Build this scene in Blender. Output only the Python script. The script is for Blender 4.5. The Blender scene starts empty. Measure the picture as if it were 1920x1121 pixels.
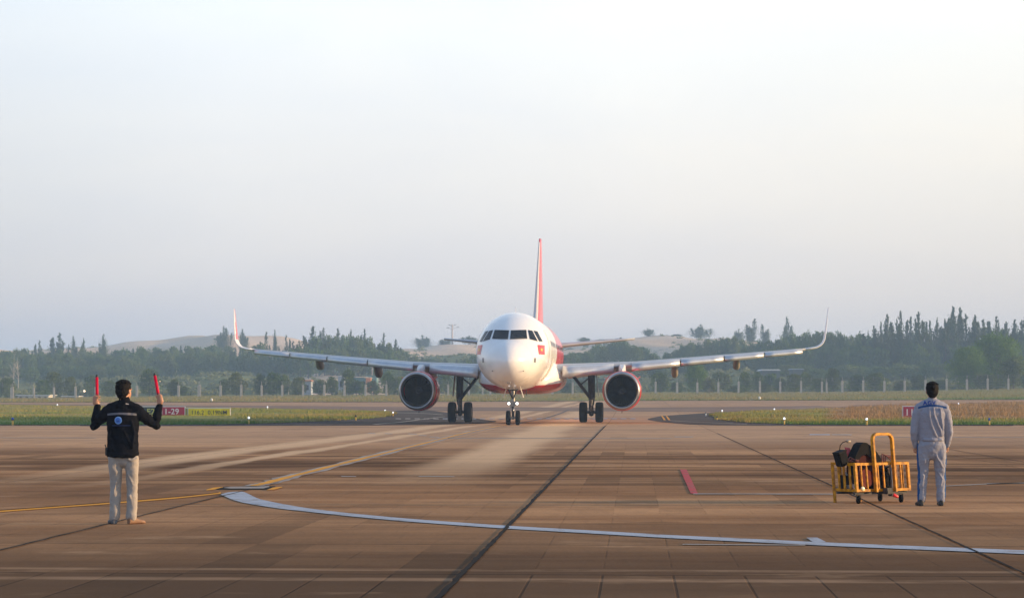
import bpy, bmesh, math, random
import numpy as np
from mathutils import Vector, Matrix
from mathutils.bvhtree import BVHTree

R = math.radians
scene = bpy.context.scene
col = scene.collection

# ------------------------------------------------------------------ camera
F = 4350.0      # focal length in photo pixels
CH = 1.54       # camera height
HY = 741.5      # row of the horizon in the photo
cam = bpy.data.cameras.new('camera')
cam.sensor_width = 36.0
cam.lens = F / 1920 * 36.0
cam.shift_y = 181.0 / 1920
cam.clip_start = 0.1
cam.clip_end = 6000
camo = bpy.data.objects.new('camera', cam)
camo.location = (0, 0, CH)
camo.rotation_euler = (R(90), 0, 0)
col.objects.link(camo)
scene.camera = camo
cam.dof.use_dof = False

# ------------------------------------------------------------------ world and sun
SUN_DIR = Vector((1.0, -0.05, 0.155)).normalized()
SUN_EL = math.asin(SUN_DIR.z)
world = bpy.data.worlds.new('World')
scene.world = world
world.use_nodes = True
wt = world.node_tree
wt.nodes.clear()
def wn(t, **k):
    n = wt.nodes.new(t)
    for a, b in k.items(): setattr(n, a, b)
    return n
sky = wn('ShaderNodeTexSky', sky_type='NISHITA')
sky.sun_disc = False
sky.sun_elevation = SUN_EL
sky.sun_rotation = R(92)
sky.altitude = 20
sky.air_density = 1.0
sky.dust_density = 3.0
sky.ozone_density = 1.5
bg1 = wn('ShaderNodeBackground'); bg1.inputs['Strength'].default_value = 0.05
wt.links.new(sky.outputs[0], bg1.inputs['Color'])
tc = wn('ShaderNodeTexCoord'); sep = wn('ShaderNodeSeparateXYZ')
wt.links.new(tc.outputs['Generated'], sep.inputs[0])
ramp = wn('ShaderNodeValToRGB')
wt.links.new(sep.outputs['Z'], ramp.inputs[0])
cr = ramp.color_ramp
cr.elements[0].position = 0.0;  cr.elements[0].color = (0.64, 0.62, 0.66, 1)
cr.elements[1].position = 1.0;  cr.elements[1].color = (0.24, 0.34, 0.52, 1)
for p, c in ((0.04, (0.775, 0.735, 0.755, 1)), (0.07, (0.84, 0.80, 0.80, 1)), (0.105, (0.905, 0.87, 0.855, 1)), (0.165, (0.97, 0.985, 0.99, 1)), (0.30, (0.66, 0.74, 0.84, 1)), (0.55, (0.38, 0.48, 0.64, 1))):
    e = cr.elements.new(p); e.color = c
# warm side towards the sun, cool side away from it
mr = wn('ShaderNodeMapRange'); mr.inputs['From Min'].default_value = -0.24; mr.inputs['From Max'].default_value = 0.24
wt.links.new(sep.outputs['X'], mr.inputs['Value'])
tint = wn('ShaderNodeValToRGB'); wt.links.new(mr.outputs[0], tint.inputs[0])
tr_ = tint.color_ramp
tr_.elements[0].position = 0; tr_.elements[0].color = (0.81, 0.84, 0.89, 1)
tr_.elements[1].position = 1; tr_.elements[1].color = (1.0, 0.975, 0.93, 1)
for p, c in ((.25, (0.93, 0.95, 0.985, 1)), (.6, (1, 1, 1, 1))):
    e = tr_.elements.new(p); e.color = c
mul = wn('ShaderNodeMix', data_type='RGBA', blend_type='MULTIPLY'); mul.inputs['Factor'].default_value = 1
# the half of the sky away from the low sun and behind the photographer is dimmer
my = wn('ShaderNodeMapRange'); my.interpolation_type = 'SMOOTHSTEP'
my.inputs['From Min'].default_value = -0.9; my.inputs['From Max'].default_value = 0.6
my.inputs['To Min'].default_value = 0.0; my.inputs['To Max'].default_value = 1.0
wt.links.new(sep.outputs['Y'], my.inputs['Value'])
cool = wn('ShaderNodeMix', data_type='RGBA'); wt.links.new(my.outputs[0], cool.inputs['Factor'])
cool.inputs['A'].default_value = (0.74, 0.88, 1.04, 1); cool.inputs['B'].default_value = (1, 1, 1, 1)
vm = wn('ShaderNodeMix', data_type='RGBA', blend_type='MULTIPLY'); vm.inputs['Factor'].default_value = 1
wt.links.new(ramp.outputs[0], vm.inputs['A']); wt.links.new(cool.outputs['Result'], vm.inputs['B'])
wt.links.new(vm.outputs['Result'], mul.inputs['A']); wt.links.new(tint.outputs[0], mul.inputs['B'])
bg2 = wn('ShaderNodeBackground'); bg2.inputs['Strength'].default_value = 0.79
# faint uneven veils in the haze
vmap = wn('ShaderNodeMapping'); vmap.inputs['Scale'].default_value = (3.0, 3.0, 13.0); wt.links.new(tc.outputs['Generated'], vmap.inputs[0])
vn = wn('ShaderNodeTexNoise'); vn.inputs['Scale'].default_value = 1.6; vn.inputs['Detail'].default_value = 4; vn.inputs['Distortion'].default_value = .6
wt.links.new(vmap.outputs[0], vn.inputs['Vector'])
vr = wn('ShaderNodeValToRGB'); wt.links.new(vn.outputs[0], vr.inputs[0])
vr.color_ramp.elements[0].position = .3; vr.color_ramp.elements[0].color = (.955, .965, .99, 1)
vr.color_ramp.elements[1].position = .7; vr.color_ramp.elements[1].color = (1.04, 1.025, 1.0, 1)
veil = wn('ShaderNodeMix', data_type='RGBA', blend_type='MULTIPLY'); veil.inputs['Factor'].default_value = 1
wt.links.new(mul.outputs['Result'], veil.inputs['A']); wt.links.new(vr.outputs[0], veil.inputs['B'])
wt.links.new(veil.outputs['Result'], bg2.inputs['Color'])
add = wn('ShaderNodeAddShader')
wt.links.new(bg1.outputs[0], add.inputs[0]); wt.links.new(bg2.outputs[0], add.inputs[1])
out = wn('ShaderNodeOutputWorld')
wt.links.new(add.outputs[0], out.inputs['Surface'])

sun = bpy.data.lights.new('sun', 'SUN')
sun.energy = 5.0
sun.angle = R(0.55)
sun.color = (1.0, 0.66, 0.34)
suno = bpy.data.objects.new('sun', sun)
suno.rotation_euler = SUN_DIR.to_track_quat('Z', 'Y').to_euler()
suno.location = (60, 0, 40)
col.objects.link(suno)

scene.view_settings.view_transform = 'Standard'
scene.view_settings.look = 'None'
scene.view_settings.exposure = 0.35
scene.view_settings.gamma = 1.0
scene.cycles.volume_bounces = 1
scene.cycles.max_bounces = 8
HAZE_DENSITY = 0.00055

# ------------------------------------------------------------------ helpers
rnd = random.Random(7)
nr = np.random.default_rng(11)

def P(px, py, D):
    return Vector(((px - 960) * D / F, D, CH + (HY - py) * D / F))

_RX = [-600, 0, 400, 760, 1200, 1560, 1900, 2600]
_RV = [0.75, 0.95, 1.36, 1.45, 1.88, 1.95, 2.5, 2.9]
_px = [-600, 0, 100, 220, 330, 410, 500, 640, 720, 800, 880, 960, 1060, 1150, 1230, 1330, 1420, 1500, 1700, 2000, 2600]
_ridge = [655, 651, 652, 647, 638, 632, 637, 650, 653, 648, 645, 648, 650, 644, 634, 631, 636, 650, 655, 655, 655]
_mid = [722, 722, 722, 720, 716, 712, 708, 700, 698, 700, 704, 706, 706, 706, 706, 708, 710, 712, 714, 716, 716]
_up = [700, 700, 700, 696, 692, 690, 690, 686, 682, 676, 672, 676, 680, 678, 668, 664, 672, 684, 690, 690, 690]
def gz(x, y):
    """height of the ground at (x, y)"""
    px = 960 + x / max(y, 20) * F
    r = float(np.interp(px, _RX, _RV))
    if y <= 396:
        t = max(0.0, (y - 135) / 261.0)
        return r * (t * t / (t + 0.1)) * 1.1
    b = HY - (r - CH) * F / 396
    row = float(np.interp(y, [396, 430, 600, 760, 900, 980, 1300, 1600],
        [b, b - 3, np.interp(px, _px, _mid), np.interp(px, _px, _up), np.interp(px, _px, _ridge),
         np.interp(px, _px, _ridge) + 4, np.interp(px, _px, _ridge) + 40, 735]))
    bump = 0
    if y > 430:
        k = min(1, (y - 430) / 120)
        bump = k * (1.1 * math.sin(x * .045 + y * .021) + 0.8 * math.sin(x * .09 - y * .033 + 2) + .5 * math.sin(x * .21 + y * .05))
    return CH + (HY - row) * y / F + bump

def GP(px, py):
    """point of the ground seen at a photo pixel"""
    lo, hi = 5.0, 396.0
    for _ in range(50):
        m = (lo + hi) / 2
        x = (px - 960) * m / F
        row = HY - (gz(x, m) - CH) * F / m
        if row > py: lo = m
        else: hi = m
    x = (px - 960) * lo / F
    return Vector((x, lo, gz(x, lo)))

MATS = {}
def mat(name, color=(.5, .5, .5), rough=.6, metal=0, spec=.5, emit=None, estr=0, noise=None, bump=None, coat=0, trans=0):
    """principled material; noise = (scale, other colour, amount 0..1), bump = (scale, strength)"""
    if name in MATS: return MATS[name]
    m = bpy.data.materials.new(name); m.use_nodes = True
    nt = m.node_tree; b = nt.nodes['Principled BSDF']
    b.inputs['Base Color'].default_value = (*color, 1)
    b.inputs['Roughness'].default_value = rough
    b.inputs['Metallic'].default_value = metal
    b.inputs['Specular IOR Level'].default_value = spec
    b.inputs['Coat Weight'].default_value = coat
    if emit:
        b.inputs['Emission Color'].default_value = (*emit, 1); b.inputs['Emission Strength'].default_value = estr
    tcn = nt.nodes.new('ShaderNodeTexCoord')
    if noise:
        n = nt.nodes.new('ShaderNodeTexNoise'); n.inputs['Scale'].default_value = noise[0]; n.inputs['Detail'].default_value = 5
        nt.links.new(tcn.outputs['Object'], n.inputs['Vector'])
        r = nt.nodes.new('ShaderNodeMapRange'); r.inputs['From Min'].default_value = .35; r.inputs['From Max'].default_value = .68
        r.inputs['To Max'].default_value = noise[2]
        nt.links.new(n.outputs[0], r.inputs[0])
        mx = nt.nodes.new('ShaderNodeMix'); mx.data_type = 'RGBA'
        mx.inputs['A'].default_value = (*color, 1); mx.inputs['B'].default_value = (*noise[1], 1)
        nt.links.new(r.outputs[0], mx.inputs['Factor'])
        nt.links.new(mx.outputs['Result'], b.inputs['Base Color'])
    if bump:
        n = nt.nodes.new('ShaderNodeTexNoise'); n.inputs['Scale'].default_value = bump[0]; n.inputs['Detail'].default_value = 4
        nt.links.new(tcn.outputs['Object'], n.inputs['Vector'])
        bp = nt.nodes.new('ShaderNodeBump'); bp.inputs['Strength'].default_value = bump[1]; bp.inputs['Distance'].default_value = .02
        nt.links.new(n.outputs[0], bp.inputs['Height']); nt.links.new(bp.outputs[0], b.inputs['Normal'])
    MATS[name] = m
    return m

class NT:
    """small expression helper for node maths"""
    def __init__(s, m):
        s.t = m.node_tree; s.b = s.t.nodes.get('Principled BSDF')
        s.tc = s.t.nodes.new('ShaderNodeTexCoord')
        sp = s.t.nodes.new('ShaderNodeSeparateXYZ'); s.t.links.new(s.tc.outputs['Object'], sp.inputs[0])
        s.x, s.y, s.z = sp.outputs
    def put(s, sock, v):
        if hasattr(v, 'links') or hasattr(v, 'is_linked'): s.t.links.new(v, sock)
        else: sock.default_value = v
    def m(s, op, a, b=0.0, c=0.0, clamp=False):
        n = s.t.nodes.new('ShaderNodeMath'); n.operation = op; n.use_clamp = clamp
        for i, v in enumerate((a, b, c)):
            s.put(n.inputs[i], v)
        return n.outputs[0]
    def lin(s, cx=0, cy=0, cz=0, k=0):
        r = s.m('MULTIPLY_ADD', s.x, float(cx), float(k))
        r = s.m('MULTIPLY_ADD', s.y, float(cy), r)
        return s.m('MULTIPLY_ADD', s.z, float(cz), r)
    def ss(s, v, lo, hi):
        n = s.t.nodes.new('ShaderNodeMapRange'); n.interpolation_type = 'SMOOTHSTEP'
        s.put(n.inputs['Value'], v); n.inputs['From Min'].default_value = lo; n.inputs['From Max'].default_value = hi
        return n.outputs[0]
    def noise(s, scale, sx=1, sy=1, sz=1, detail=4, rough=.55, off=0):
        mp = s.t.nodes.new('ShaderNodeMapping'); mp.inputs['Scale'].default_value = (sx, sy, sz); mp.inputs['Location'].default_value = (off, off * .7, 0)
        s.t.links.new(s.tc.outputs['Object'], mp.inputs[0])
        n = s.t.nodes.new('ShaderNodeTexNoise'); n.inputs['Scale'].default_value = scale
        n.inputs['Detail'].default_value = detail; n.inputs['Roughness'].default_value = rough
        s.t.links.new(mp.outputs[0], n.inputs['Vector'])
        return n.outputs[0]
    def mix(s, f, a, b):
        n = s.t.nodes.new('ShaderNodeMix'); n.data_type = 'RGBA'
        s.put(n.inputs['Factor'], f)
        for k, v in (('A', a), ('B', b)):
            if isinstance(v, tuple): n.inputs[k].default_value = (*v, 1)
            else: s.t.links.new(v, n.inputs[k])
        return n.outputs['Result']
    def base(s, c): s.t.links.new(c, s.b.inputs['Base Color'])
    def bump(s, h, strength=.3, dist=.02):
        bp = s.t.nodes.new('ShaderNodeBump'); bp.inputs['Strength'].default_value = strength; bp.inputs['Distance'].default_value = dist
        s.t.links.new(h, bp.inputs['Height']); s.t.links.new(bp.outputs[0], s.b.inputs['Normal'])

def tag(o, label=None, cat=None, group=None, kind=None):
    if label: o['label'] = label
    if cat: o['category'] = cat
    if group: o['group'] = group
    if kind: o['kind'] = kind
    return o
def empty(name, loc=(0, 0, 0), rz=0, label=None, cat=None, group=None):
    o = bpy.data.objects.new(name, None); o.location = loc; o.rotation_euler = (0, 0, rz)
    o.empty_display_size = .2
    col.objects.link(o)
    return tag(o, label, cat, group)
def obj(name, bm, m, parent=None, smooth=False, mats=None, angle=None):
    me = bpy.data.meshes.new(name)
    if angle:
        for e in bm.edges:
            if len(e.link_faces) == 2 and e.calc_face_angle(0) > angle: e.smooth = False
    bm.to_mesh(me); bm.free()
    for mm in (mats or [m]): me.materials.append(mm)
    if smooth or angle:
        for p in me.polygons: p.use_smooth = True
    o = bpy.data.objects.new(name, me); col.objects.link(o)
    if parent: o.parent = parent
    return o
def npmesh(name, verts, faces, m, parent=None, smooth=False, mats=None, link=True):
    me = bpy.data.meshes.new(name)
    verts = np.asarray(verts, dtype=np.float32); faces = np.asarray(faces, dtype=np.int32)
    k = faces.shape[1]
    me.vertices.add(len(verts)); me.vertices.foreach_set('co', verts.ravel())
    me.loops.add(faces.size); me.loops.foreach_set('vertex_index', faces.ravel())
    me.polygons.add(len(faces)); me.polygons.foreach_set('loop_start', np.arange(0, faces.size, k, dtype=np.int32))
    me.update(calc_edges=True)
    me.polygons.foreach_set('use_smooth', [smooth] * len(faces))
    for mm in (mats or [m]): me.materials.append(mm)
    o = bpy.data.objects.new(name, me)
    if link: col.objects.link(o)
    if parent: o.parent = parent
    return o
def B(): return bmesh.new()
def box(bm, c, s, rot=None, bevel=0):
    r = bmesh.ops.create_cube(bm, size=1)
    vs = r['verts']
    M = Matrix.Translation(c) @ (rot.to_4x4() if rot else Matrix.Identity(4)) @ Matrix.Diagonal((*s, 1))
    bmesh.ops.transform(bm, matrix=M, verts=vs)
    if bevel:
        es = list({e for v in vs for e in v.link_edges})
        bmesh.ops.bevel(bm, geom=es, offset=bevel, segments=2, affect='EDGES')
def frame(t, ref=None):
    t = t.normalized()
    ref = ref or (Vector((0, 1, 0)) if abs(t.y) < .9 else Vector((1, 0, 0)))
    u = ref.cross(t)
    if u.length < 1e-5: u = Vector((1, 0, 0)).cross(t)
    u.normalize(); v = t.cross(u)
    return u, v
def rings(bm, rs, cap=True, closed=False):
    """skin a list of rings of equal length"""
    L = [[bm.verts.new(p) for p in r] for r in rs]
    n = len(L[0]); k = len(L)
    for i in range(k if closed else k - 1):
        a, b = L[i], L[(i + 1) % k]
        for j in range(n):
            bm.faces.new((a[j], a[(j + 1) % n], b[(j + 1) % n], b[j]))
    if cap and not closed:
        bm.faces.new(list(reversed(L[0]))); bm.faces.new(L[-1])
    return L
def tube(bm, pts, r, seg=10, ref=None):
    """round bar along pts; r number, list, or list of (ru, rv)"""
    pts = [Vector(p) for p in pts]; n = len(pts)
    rr = r if isinstance(r, (list, tuple)) else [r] * n
    rs = []
    for i, p in enumerate(pts):
        t = (pts[min(i + 1, n - 1)] - pts[max(i - 1, 0)])
        u, v = frame(t, ref)
        a, b = rr[i] if isinstance(rr[i], (list, tuple)) else (rr[i], rr[i])
        rs.append([p + u * (a * math.cos(2 * math.pi * j / seg)) + v * (b * math.sin(2 * math.pi * j / seg)) for j in range(seg)])
    rings(bm, rs)
def limb(bm, pts, r, seg=16, ref=None):
    """closed tube with rounded ends"""
    pts = [Vector(p) for p in pts]
    if not isinstance(r, (list, tuple)): r = [r] * len(pts)
    r = [(a if isinstance(a, tuple) else (a, a)) for a in r]
    P0, R0 = [], []
    d = (pts[0] - pts[1]).normalized(); m0 = (r[0][0] + r[0][1]) / 2
    for k in (0.98, .8, .5): P0.append(pts[0] + d * m0 * k); R0.append(tuple(a * math.sqrt(1 - k * k) for a in r[0]))
    d2 = (pts[-1] - pts[-2]).normalized(); m1 = (r[-1][0] + r[-1][1]) / 2
    P1, R1 = [], []
    for k in (.5, .8, .98): P1.append(pts[-1] + d2 * m1 * k); R1.append(tuple(a * math.sqrt(1 - k * k) for a in r[-1]))
    tube(bm, P0 + pts + P1, R0 + r + R1, seg, ref)
def ball(bm, c, r, u=20, v=12, rot=None):
    q = bmesh.ops.create_uvsphere(bm, u_segments=u, v_segments=v, radius=1)
    r = r if isinstance(r, (tuple, list)) else (r, r, r)
    M = Matrix.Translation(c) @ (rot.to_4x4() if rot else Matrix.Identity(4)) @ Matrix.Diagonal((*r, 1))
    bmesh.ops.transform(bm, matrix=M, verts=q['verts'])
def lathe(bm, prof, c=(0, 0, 0), axis='Y', seg=48, sx=1, sz=1, close=False):
    """prof = [(along, radius)]; axis Y or X or Z"""
    rs = []
    for a, r in prof:
        ring = []
        for j in range(seg):
            t = 2 * math.pi * j / seg
            p, q = r * math.cos(t), r * math.sin(t)
            if axis == 'Y': w = (p * sx, a, q * sz)
            elif axis == 'X': w = (a, p, q)
            else: w = (p * sx, q, a)
            ring.append(Vector(c) + Vector(w))
        rs.append(ring)
    rings(bm, rs, cap=not close, closed=close)
def remeshed(name, bm, m, voxel, parent=None, smooth=2, noise=None):
    """union of closed shapes as one continuous skin"""
    o = obj(name, bm, m, parent)
    md = o.modifiers.new('r', 'REMESH'); md.mode = 'VOXEL'; md.voxel_size = voxel
    if smooth:
        sm = o.modifiers.new('s', 'SMOOTH'); sm.factor = .5; sm.iterations = smooth
    if noise:
        tx = bpy.data.textures.new('folds', 'CLOUDS'); tx.noise_scale = noise[0]; tx.noise_depth = 2
        d = o.modifiers.new('d', 'DISPLACE'); d.texture = tx; d.strength = noise[1]; d.mid_level = .5
    dg = bpy.context.evaluated_depsgraph_get(); dg.update()
    me = bpy.data.meshes.new_from_object(o.evaluated_get(dg), depsgraph=dg)
    o.modifiers.clear(); tmp = o.data; o.data = me; bpy.data.meshes.remove(tmp)
    me.name = name
    for p in me.polygons: p.use_smooth = True
    return o
def prism(bm, poly, thick, place):
    """poly of (a, b); place(a, b, t) -> point"""
    a = [bm.verts.new(place(x, y, 0)) for x, y in poly]
    b = [bm.verts.new(place(x, y, thick)) for x, y in poly]
    n = len(poly)
    bm.faces.new(a); bm.faces.new(list(reversed(b)))
    for i in range(n): bm.faces.new((a[i], b[i], b[(i + 1) % n], a[(i + 1) % n]))
    bmesh.ops.recalc_face_normals(bm, faces=bm.faces)
def textmesh(name, body, size, m, parent, extrude=.004, bold=0.0, space=1.0):
    cu = bpy.data.curves.new(name, 'FONT'); cu.body = body; cu.size = size; cu.extrude = extrude
    cu.align_x = 'CENTER'; cu.align_y = 'CENTER'; cu.offset = bold; cu.space_character = space
    t = bpy.data.objects.new(name, cu); col.objects.link(t)
    dg = bpy.context.evaluated_depsgraph_get(); dg.update()
    me = bpy.data.meshes.new_from_object(t.evaluated_get(dg), depsgraph=dg)
    bpy.data.objects.remove(t); me.materials.clear(); me.materials.append(m)
    o = bpy.data.objects.new(name, me); col.objects.link(o); o.parent = parent
    return o
def copy_tree(o, parent=None):
    c = o.copy(); col.objects.link(c); c.parent = parent
    for ch in [k for k in bpy.data.objects if k.parent == o]: copy_tree(ch, c)
    return c
# ------------------------------------------------------------------ the setting: pavement
KX = 0.0529     # bearing of the slab joints
def apron_mat():
    m = mat('apron_concrete', (.25, .2, .16), rough=1.0, spec=0.0)
    n = NT(m)
    u = n.lin(cx=1, cy=-KX, k=500 * 4.85 + 1.49)
    v = n.lin(cx=KX, cy=1, k=400.0)
    # slab grid cells with their own tone
    uc = n.m('FLOOR', n.m('DIVIDE', u, 4.85)); vc = n.m('FLOOR', n.m('DIVIDE', v, 4.0))
    comb = n.t.nodes.new('ShaderNodeCombineXYZ'); n.t.links.new(uc, comb.inputs[0]); n.t.links.new(vc, comb.inputs[1])
    wnz = n.t.nodes.new('ShaderNodeTexWhiteNoise'); wnz.noise_dimensions = '2D'; n.t.links.new(comb.outputs[0], wnz.inputs[0])
    # broad stains stretched across the view, finer mottling, brush marks
    st1 = n.noise(1.0, .045, .17, 1, 5, .6, 3)
    st2 = n.noise(1.0, .16, .9, 1, 5, .6, 9)
    st3 = n.noise(1.0, 7.0, 1.2, 1, 6, .7, 5)
    fine = n.noise(3.2, 1, 1, 1, 8, .75, 1)
    c = n.mix(n.ss(st1, .38, .64), (.33, .168, .080), (.62, .345, .172))
    c = n.mix(n.m('MULTIPLY', n.ss(st2, .52, .66), .48), c, (.14, .075, .042))
    c = n.mix(n.m('MULTIPLY', n.ss(st3, .45, .7), .16), c, (.10, .07, .05))
    c = n.mix(n.m('MULTIPLY', n.ss(fine, .4, .7), .28), c, (.34, .235, .155))
    c = n.mix(n.m('MULTIPLY', wnz.outputs['Value'], .34), c, (.12, .078, .052))
    cb2 = n.t.nodes.new('ShaderNodeCombineXYZ'); n.t.links.new(n.m('FLOOR', n.m('DIVIDE', u, 4.85 / 8)), cb2.inputs[0]); n.t.links.new(vc, cb2.inputs[1])
    wn2 = n.t.nodes.new('ShaderNodeTexWhiteNoise'); wn2.noise_dimensions = '2D'; n.t.links.new(cb2.outputs[0], wn2.inputs[0])
    part_ = n.ss(n.noise(1.0, .22, .22, 1, 2, .5, 44), .45, .6)
    c = n.mix(n.m('MULTIPLY', n.m('MULTIPLY', n.m('POWER', wn2.outputs['Value'], 2.0), part_), .50), c, (.10, .062, .040))
    grain = n.noise(26.0, 1, 1, 1, 3, .8, 6)
    c = n.mix(n.m('MULTIPLY', n.ss(grain, .50, .72), .40), c, (.12, .085, .06))
    c = n.mix(n.m('MULTIPLY', n.m('SUBTRACT', 1.0, n.ss(grain, .28, .46)), .22), c, (.62, .46, .32))
    pit = n.noise(5.5, 1, 1, 1, 6, .85, 16)
    c = n.mix(n.m('MULTIPLY', n.ss(pit, .60, .70), .55), c, (.09, .06, .045))
    # rows of slabs with a darker cast between 40 and 62 m
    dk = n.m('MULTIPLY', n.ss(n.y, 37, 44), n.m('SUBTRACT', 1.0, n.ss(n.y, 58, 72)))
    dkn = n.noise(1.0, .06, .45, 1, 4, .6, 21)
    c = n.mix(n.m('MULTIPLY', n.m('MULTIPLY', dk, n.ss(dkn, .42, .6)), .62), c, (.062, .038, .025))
    # brightness fall-off towards the camera, painted as a darker colour on the nearest bays
    tmp = n.m('SUBTRACT', 1.0, n.ss(n.m('MULTIPLY_ADD', st2, 6.0, n.y), 21, 34))
    c = n.mix(n.m('MULTIPLY', tmp, .70), c, (.070, .054, .040))
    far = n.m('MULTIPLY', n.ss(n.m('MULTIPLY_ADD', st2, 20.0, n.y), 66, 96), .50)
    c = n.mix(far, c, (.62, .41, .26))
    blot = n.noise(1.0, .33, .55, 1, 5, .65, 31)
    c = n.mix(n.m('MULTIPLY', n.ss(blot, .55, .72), .5), c, (.12, .070, .042))
    c = n.mix(n.m('MULTIPLY', n.m('SUBTRACT', 1.0, n.ss(blot, .30, .43)), .35), c, (.60, .39, .23))
    # pale swept tracks left by the turning aircraft, golden glare painted into their colour
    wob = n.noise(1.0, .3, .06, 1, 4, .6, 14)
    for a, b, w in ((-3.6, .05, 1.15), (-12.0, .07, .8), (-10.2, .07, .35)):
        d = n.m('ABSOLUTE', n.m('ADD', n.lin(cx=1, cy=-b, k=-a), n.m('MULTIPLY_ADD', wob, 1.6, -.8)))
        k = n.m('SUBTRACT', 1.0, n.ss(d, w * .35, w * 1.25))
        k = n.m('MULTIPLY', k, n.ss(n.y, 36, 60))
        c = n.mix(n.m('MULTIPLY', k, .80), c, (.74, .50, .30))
    # joints
    du = n.m('ABSOLUTE', n.m('SUBTRACT', n.m('FRACT', n.m('DIVIDE', u, 4.85)), .5))
    dv = n.m('ABSOLUTE', n.m('SUBTRACT', n.m('FRACT', n.m('DIVIDE', v, 4.0)), .5))
    jn = n.noise(1.0, 1.2, 1.2, 1, 3, .6, 2)
    ju = n.m('MULTIPLY', n.ss(du, .4955, .4985), n.ss(jn, .3, .55))
    jv = n.m('MULTIPLY', n.ss(dv, .4915, .4965), n.ss(jn, .25, .5))
    # narrow strips in the nearest row
    d8 = n.m('ABSOLUTE', n.m('SUBTRACT', n.m('FRACT', n.m('DIVIDE', u, 4.85 / 8)), .5))
    near = n.m('SUBTRACT', 1.0, n.ss(v, 419.90, 419.97))
    j8 = n.m('MULTIPLY', n.m('MULTIPLY', n.ss(d8, .475, .49), near), .85)
    mid = n.m('MULTIPLY', n.m('SUBTRACT', 1.0, n.ss(n.y, 60, 100)), n.m('MULTIPLY', n.ss(d8, .475, .495), n.ss(st2, .42, .6)))
    j = n.m('MAXIMUM', n.m('MAXIMUM', ju, jv), n.m('MAXIMUM', j8, n.m('MULTIPLY', mid, .35)))
    c = n.mix(n.m('MULTIPLY', j, .8), c, (.040, .031, .026))
    w8 = n.t.nodes.new('ShaderNodeTexWhiteNoise'); w8.noise_dimensions = '1D'; n.t.links.new(n.m('FLOOR', n.m('DIVIDE', u, 4.85 / 8)), w8.inputs['W'])
    c = n.mix(n.m('MULTIPLY', n.m('MULTIPLY', w8.outputs['Value'], near), .45), c, (.16, .10, .062))
    # two worn pale seams across the foreground
    for y0, w in ((419.42, .15), (420.50, .11)):
        k = n.m('SUBTRACT', 1.0, n.ss(n.m('ABSOLUTE', n.m('SUBTRACT', v, y0)), w * .6, w * 1.6))
        c = n.mix(n.m('MULTIPLY', n.m('MULTIPLY', k, n.ss(n.noise(1.0, .9, 2.5, 1, 5, .7, y0), .30, .62)), .34), c, (.56, .37, .23))
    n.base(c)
    h = n.m('ADD', n.m('MULTIPLY', fine, .5), n.m('MULTIPLY', j, -1.0))
    n.bump(h, .25, .012)
    
    return m

def grid_sheet(name, xs, ys, off, m, skirt=0):
    V = np.array([(x, y, gz(x, y) + off) for y in ys for x in xs])
    nx = len(xs); F_ = []
    for j in range(len(ys) - 1):
        for i in range(nx - 1):
            a = j * nx + i; F_.append((a, a + 1, a + nx + 1, a + nx))
    o = npmesh(name, V, F_, m, smooth=True)
    return tag(o, kind='structure')
xs = np.concatenate([[-3080, -1500, -700, -400], np.arange(-260, 261, 8), [400, 700, 1500, 3080]])
ys = np.concatenate([[-420, -60, 0], np.arange(10, 135, 12), np.arange(135, 397, 6), [396.5]])
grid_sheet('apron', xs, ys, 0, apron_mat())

def strip(name, cols, off, m, kind='structure', nd=14, label=None, cat=None):
    """sheet on the ground; cols = [(px, near row, far row)]"""
    V = []
    for px, rn, rf in cols:
        a, b = GP(px, rn), GP(px, rf)
        for k in range(nd + 1):
            d = a.y + (b.y - a.y) * k / nd
            x = (px - 960) * d / F
            V.append((x, d, gz(x, d) + off))
    Fc = []
    for i in range(len(cols) - 1):
        for k in range(nd):
            a = i * (nd + 1) + k; Fc.append((a, a + nd + 1, a + nd + 2, a + 1))
    o = npmesh(name, V, Fc, m, smooth=True)
    return tag(o, label, cat, kind=kind)
def resample(c, n):
    p = np.linspace(c[0][0], c[-1][0], n)
    a = np.array(c, float)
    return [(q, np.interp(q, a[:, 0], a[:, 1]), np.interp(q, a[:, 0], a[:, 2])) for q in p]

# grass
def grass_mat(name, c1, c2, c3, green, edge=None):
    m = mat(name, c1, rough=.9, spec=.1); n = NT(m)
    a = n.noise(1, .05, .10, 1, 4, .6, 3); b = n.noise(1, .5, .5, 1, 5, .7, 8)
    c = n.mix(n.ss(a, .38, .6), c1, c2)
    c = n.mix(n.ss(b, .42, .68), c, c3)
    if edge:
        g = n.m('SUBTRACT', 1.0, n.ss(n.m('MULTIPLY_ADD', b, edge * .3, n.y), edge, edge + edge * .12))
        c = n.mix(g, c, green)
    if name == 'grass_right':    # tall reddish seed heads cover the far right of this island
        q = n.m('MULTIPLY', n.ss(n.m('MULTIPLY_ADD', b, .02, n.m('DIVIDE', n.x, n.y)), .142, .150), n.ss(n.m('MULTIPLY_ADD', b, 6.0, n.y), 144, 150))
        c = n.mix(n.m('MULTIPLY', q, .85), c, (.36, .20, .080))
    n.base(c); return m
GL = grass_mat('grass_left', (.175, .235, .032), (.34, .245, .07), (.25, .235, .05), (.075, .165, .018), 142)
GR = grass_mat('grass_right', (.30, .26, .045), (.20, .23, .035), (.36, .23, .065), (.085, .165, .018), 140)
GF = grass_mat('grass_far', (.24, .21, .05), (.31, .20, .06), (.19, .20, .045), (.10, .18, .028), 300)

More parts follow.
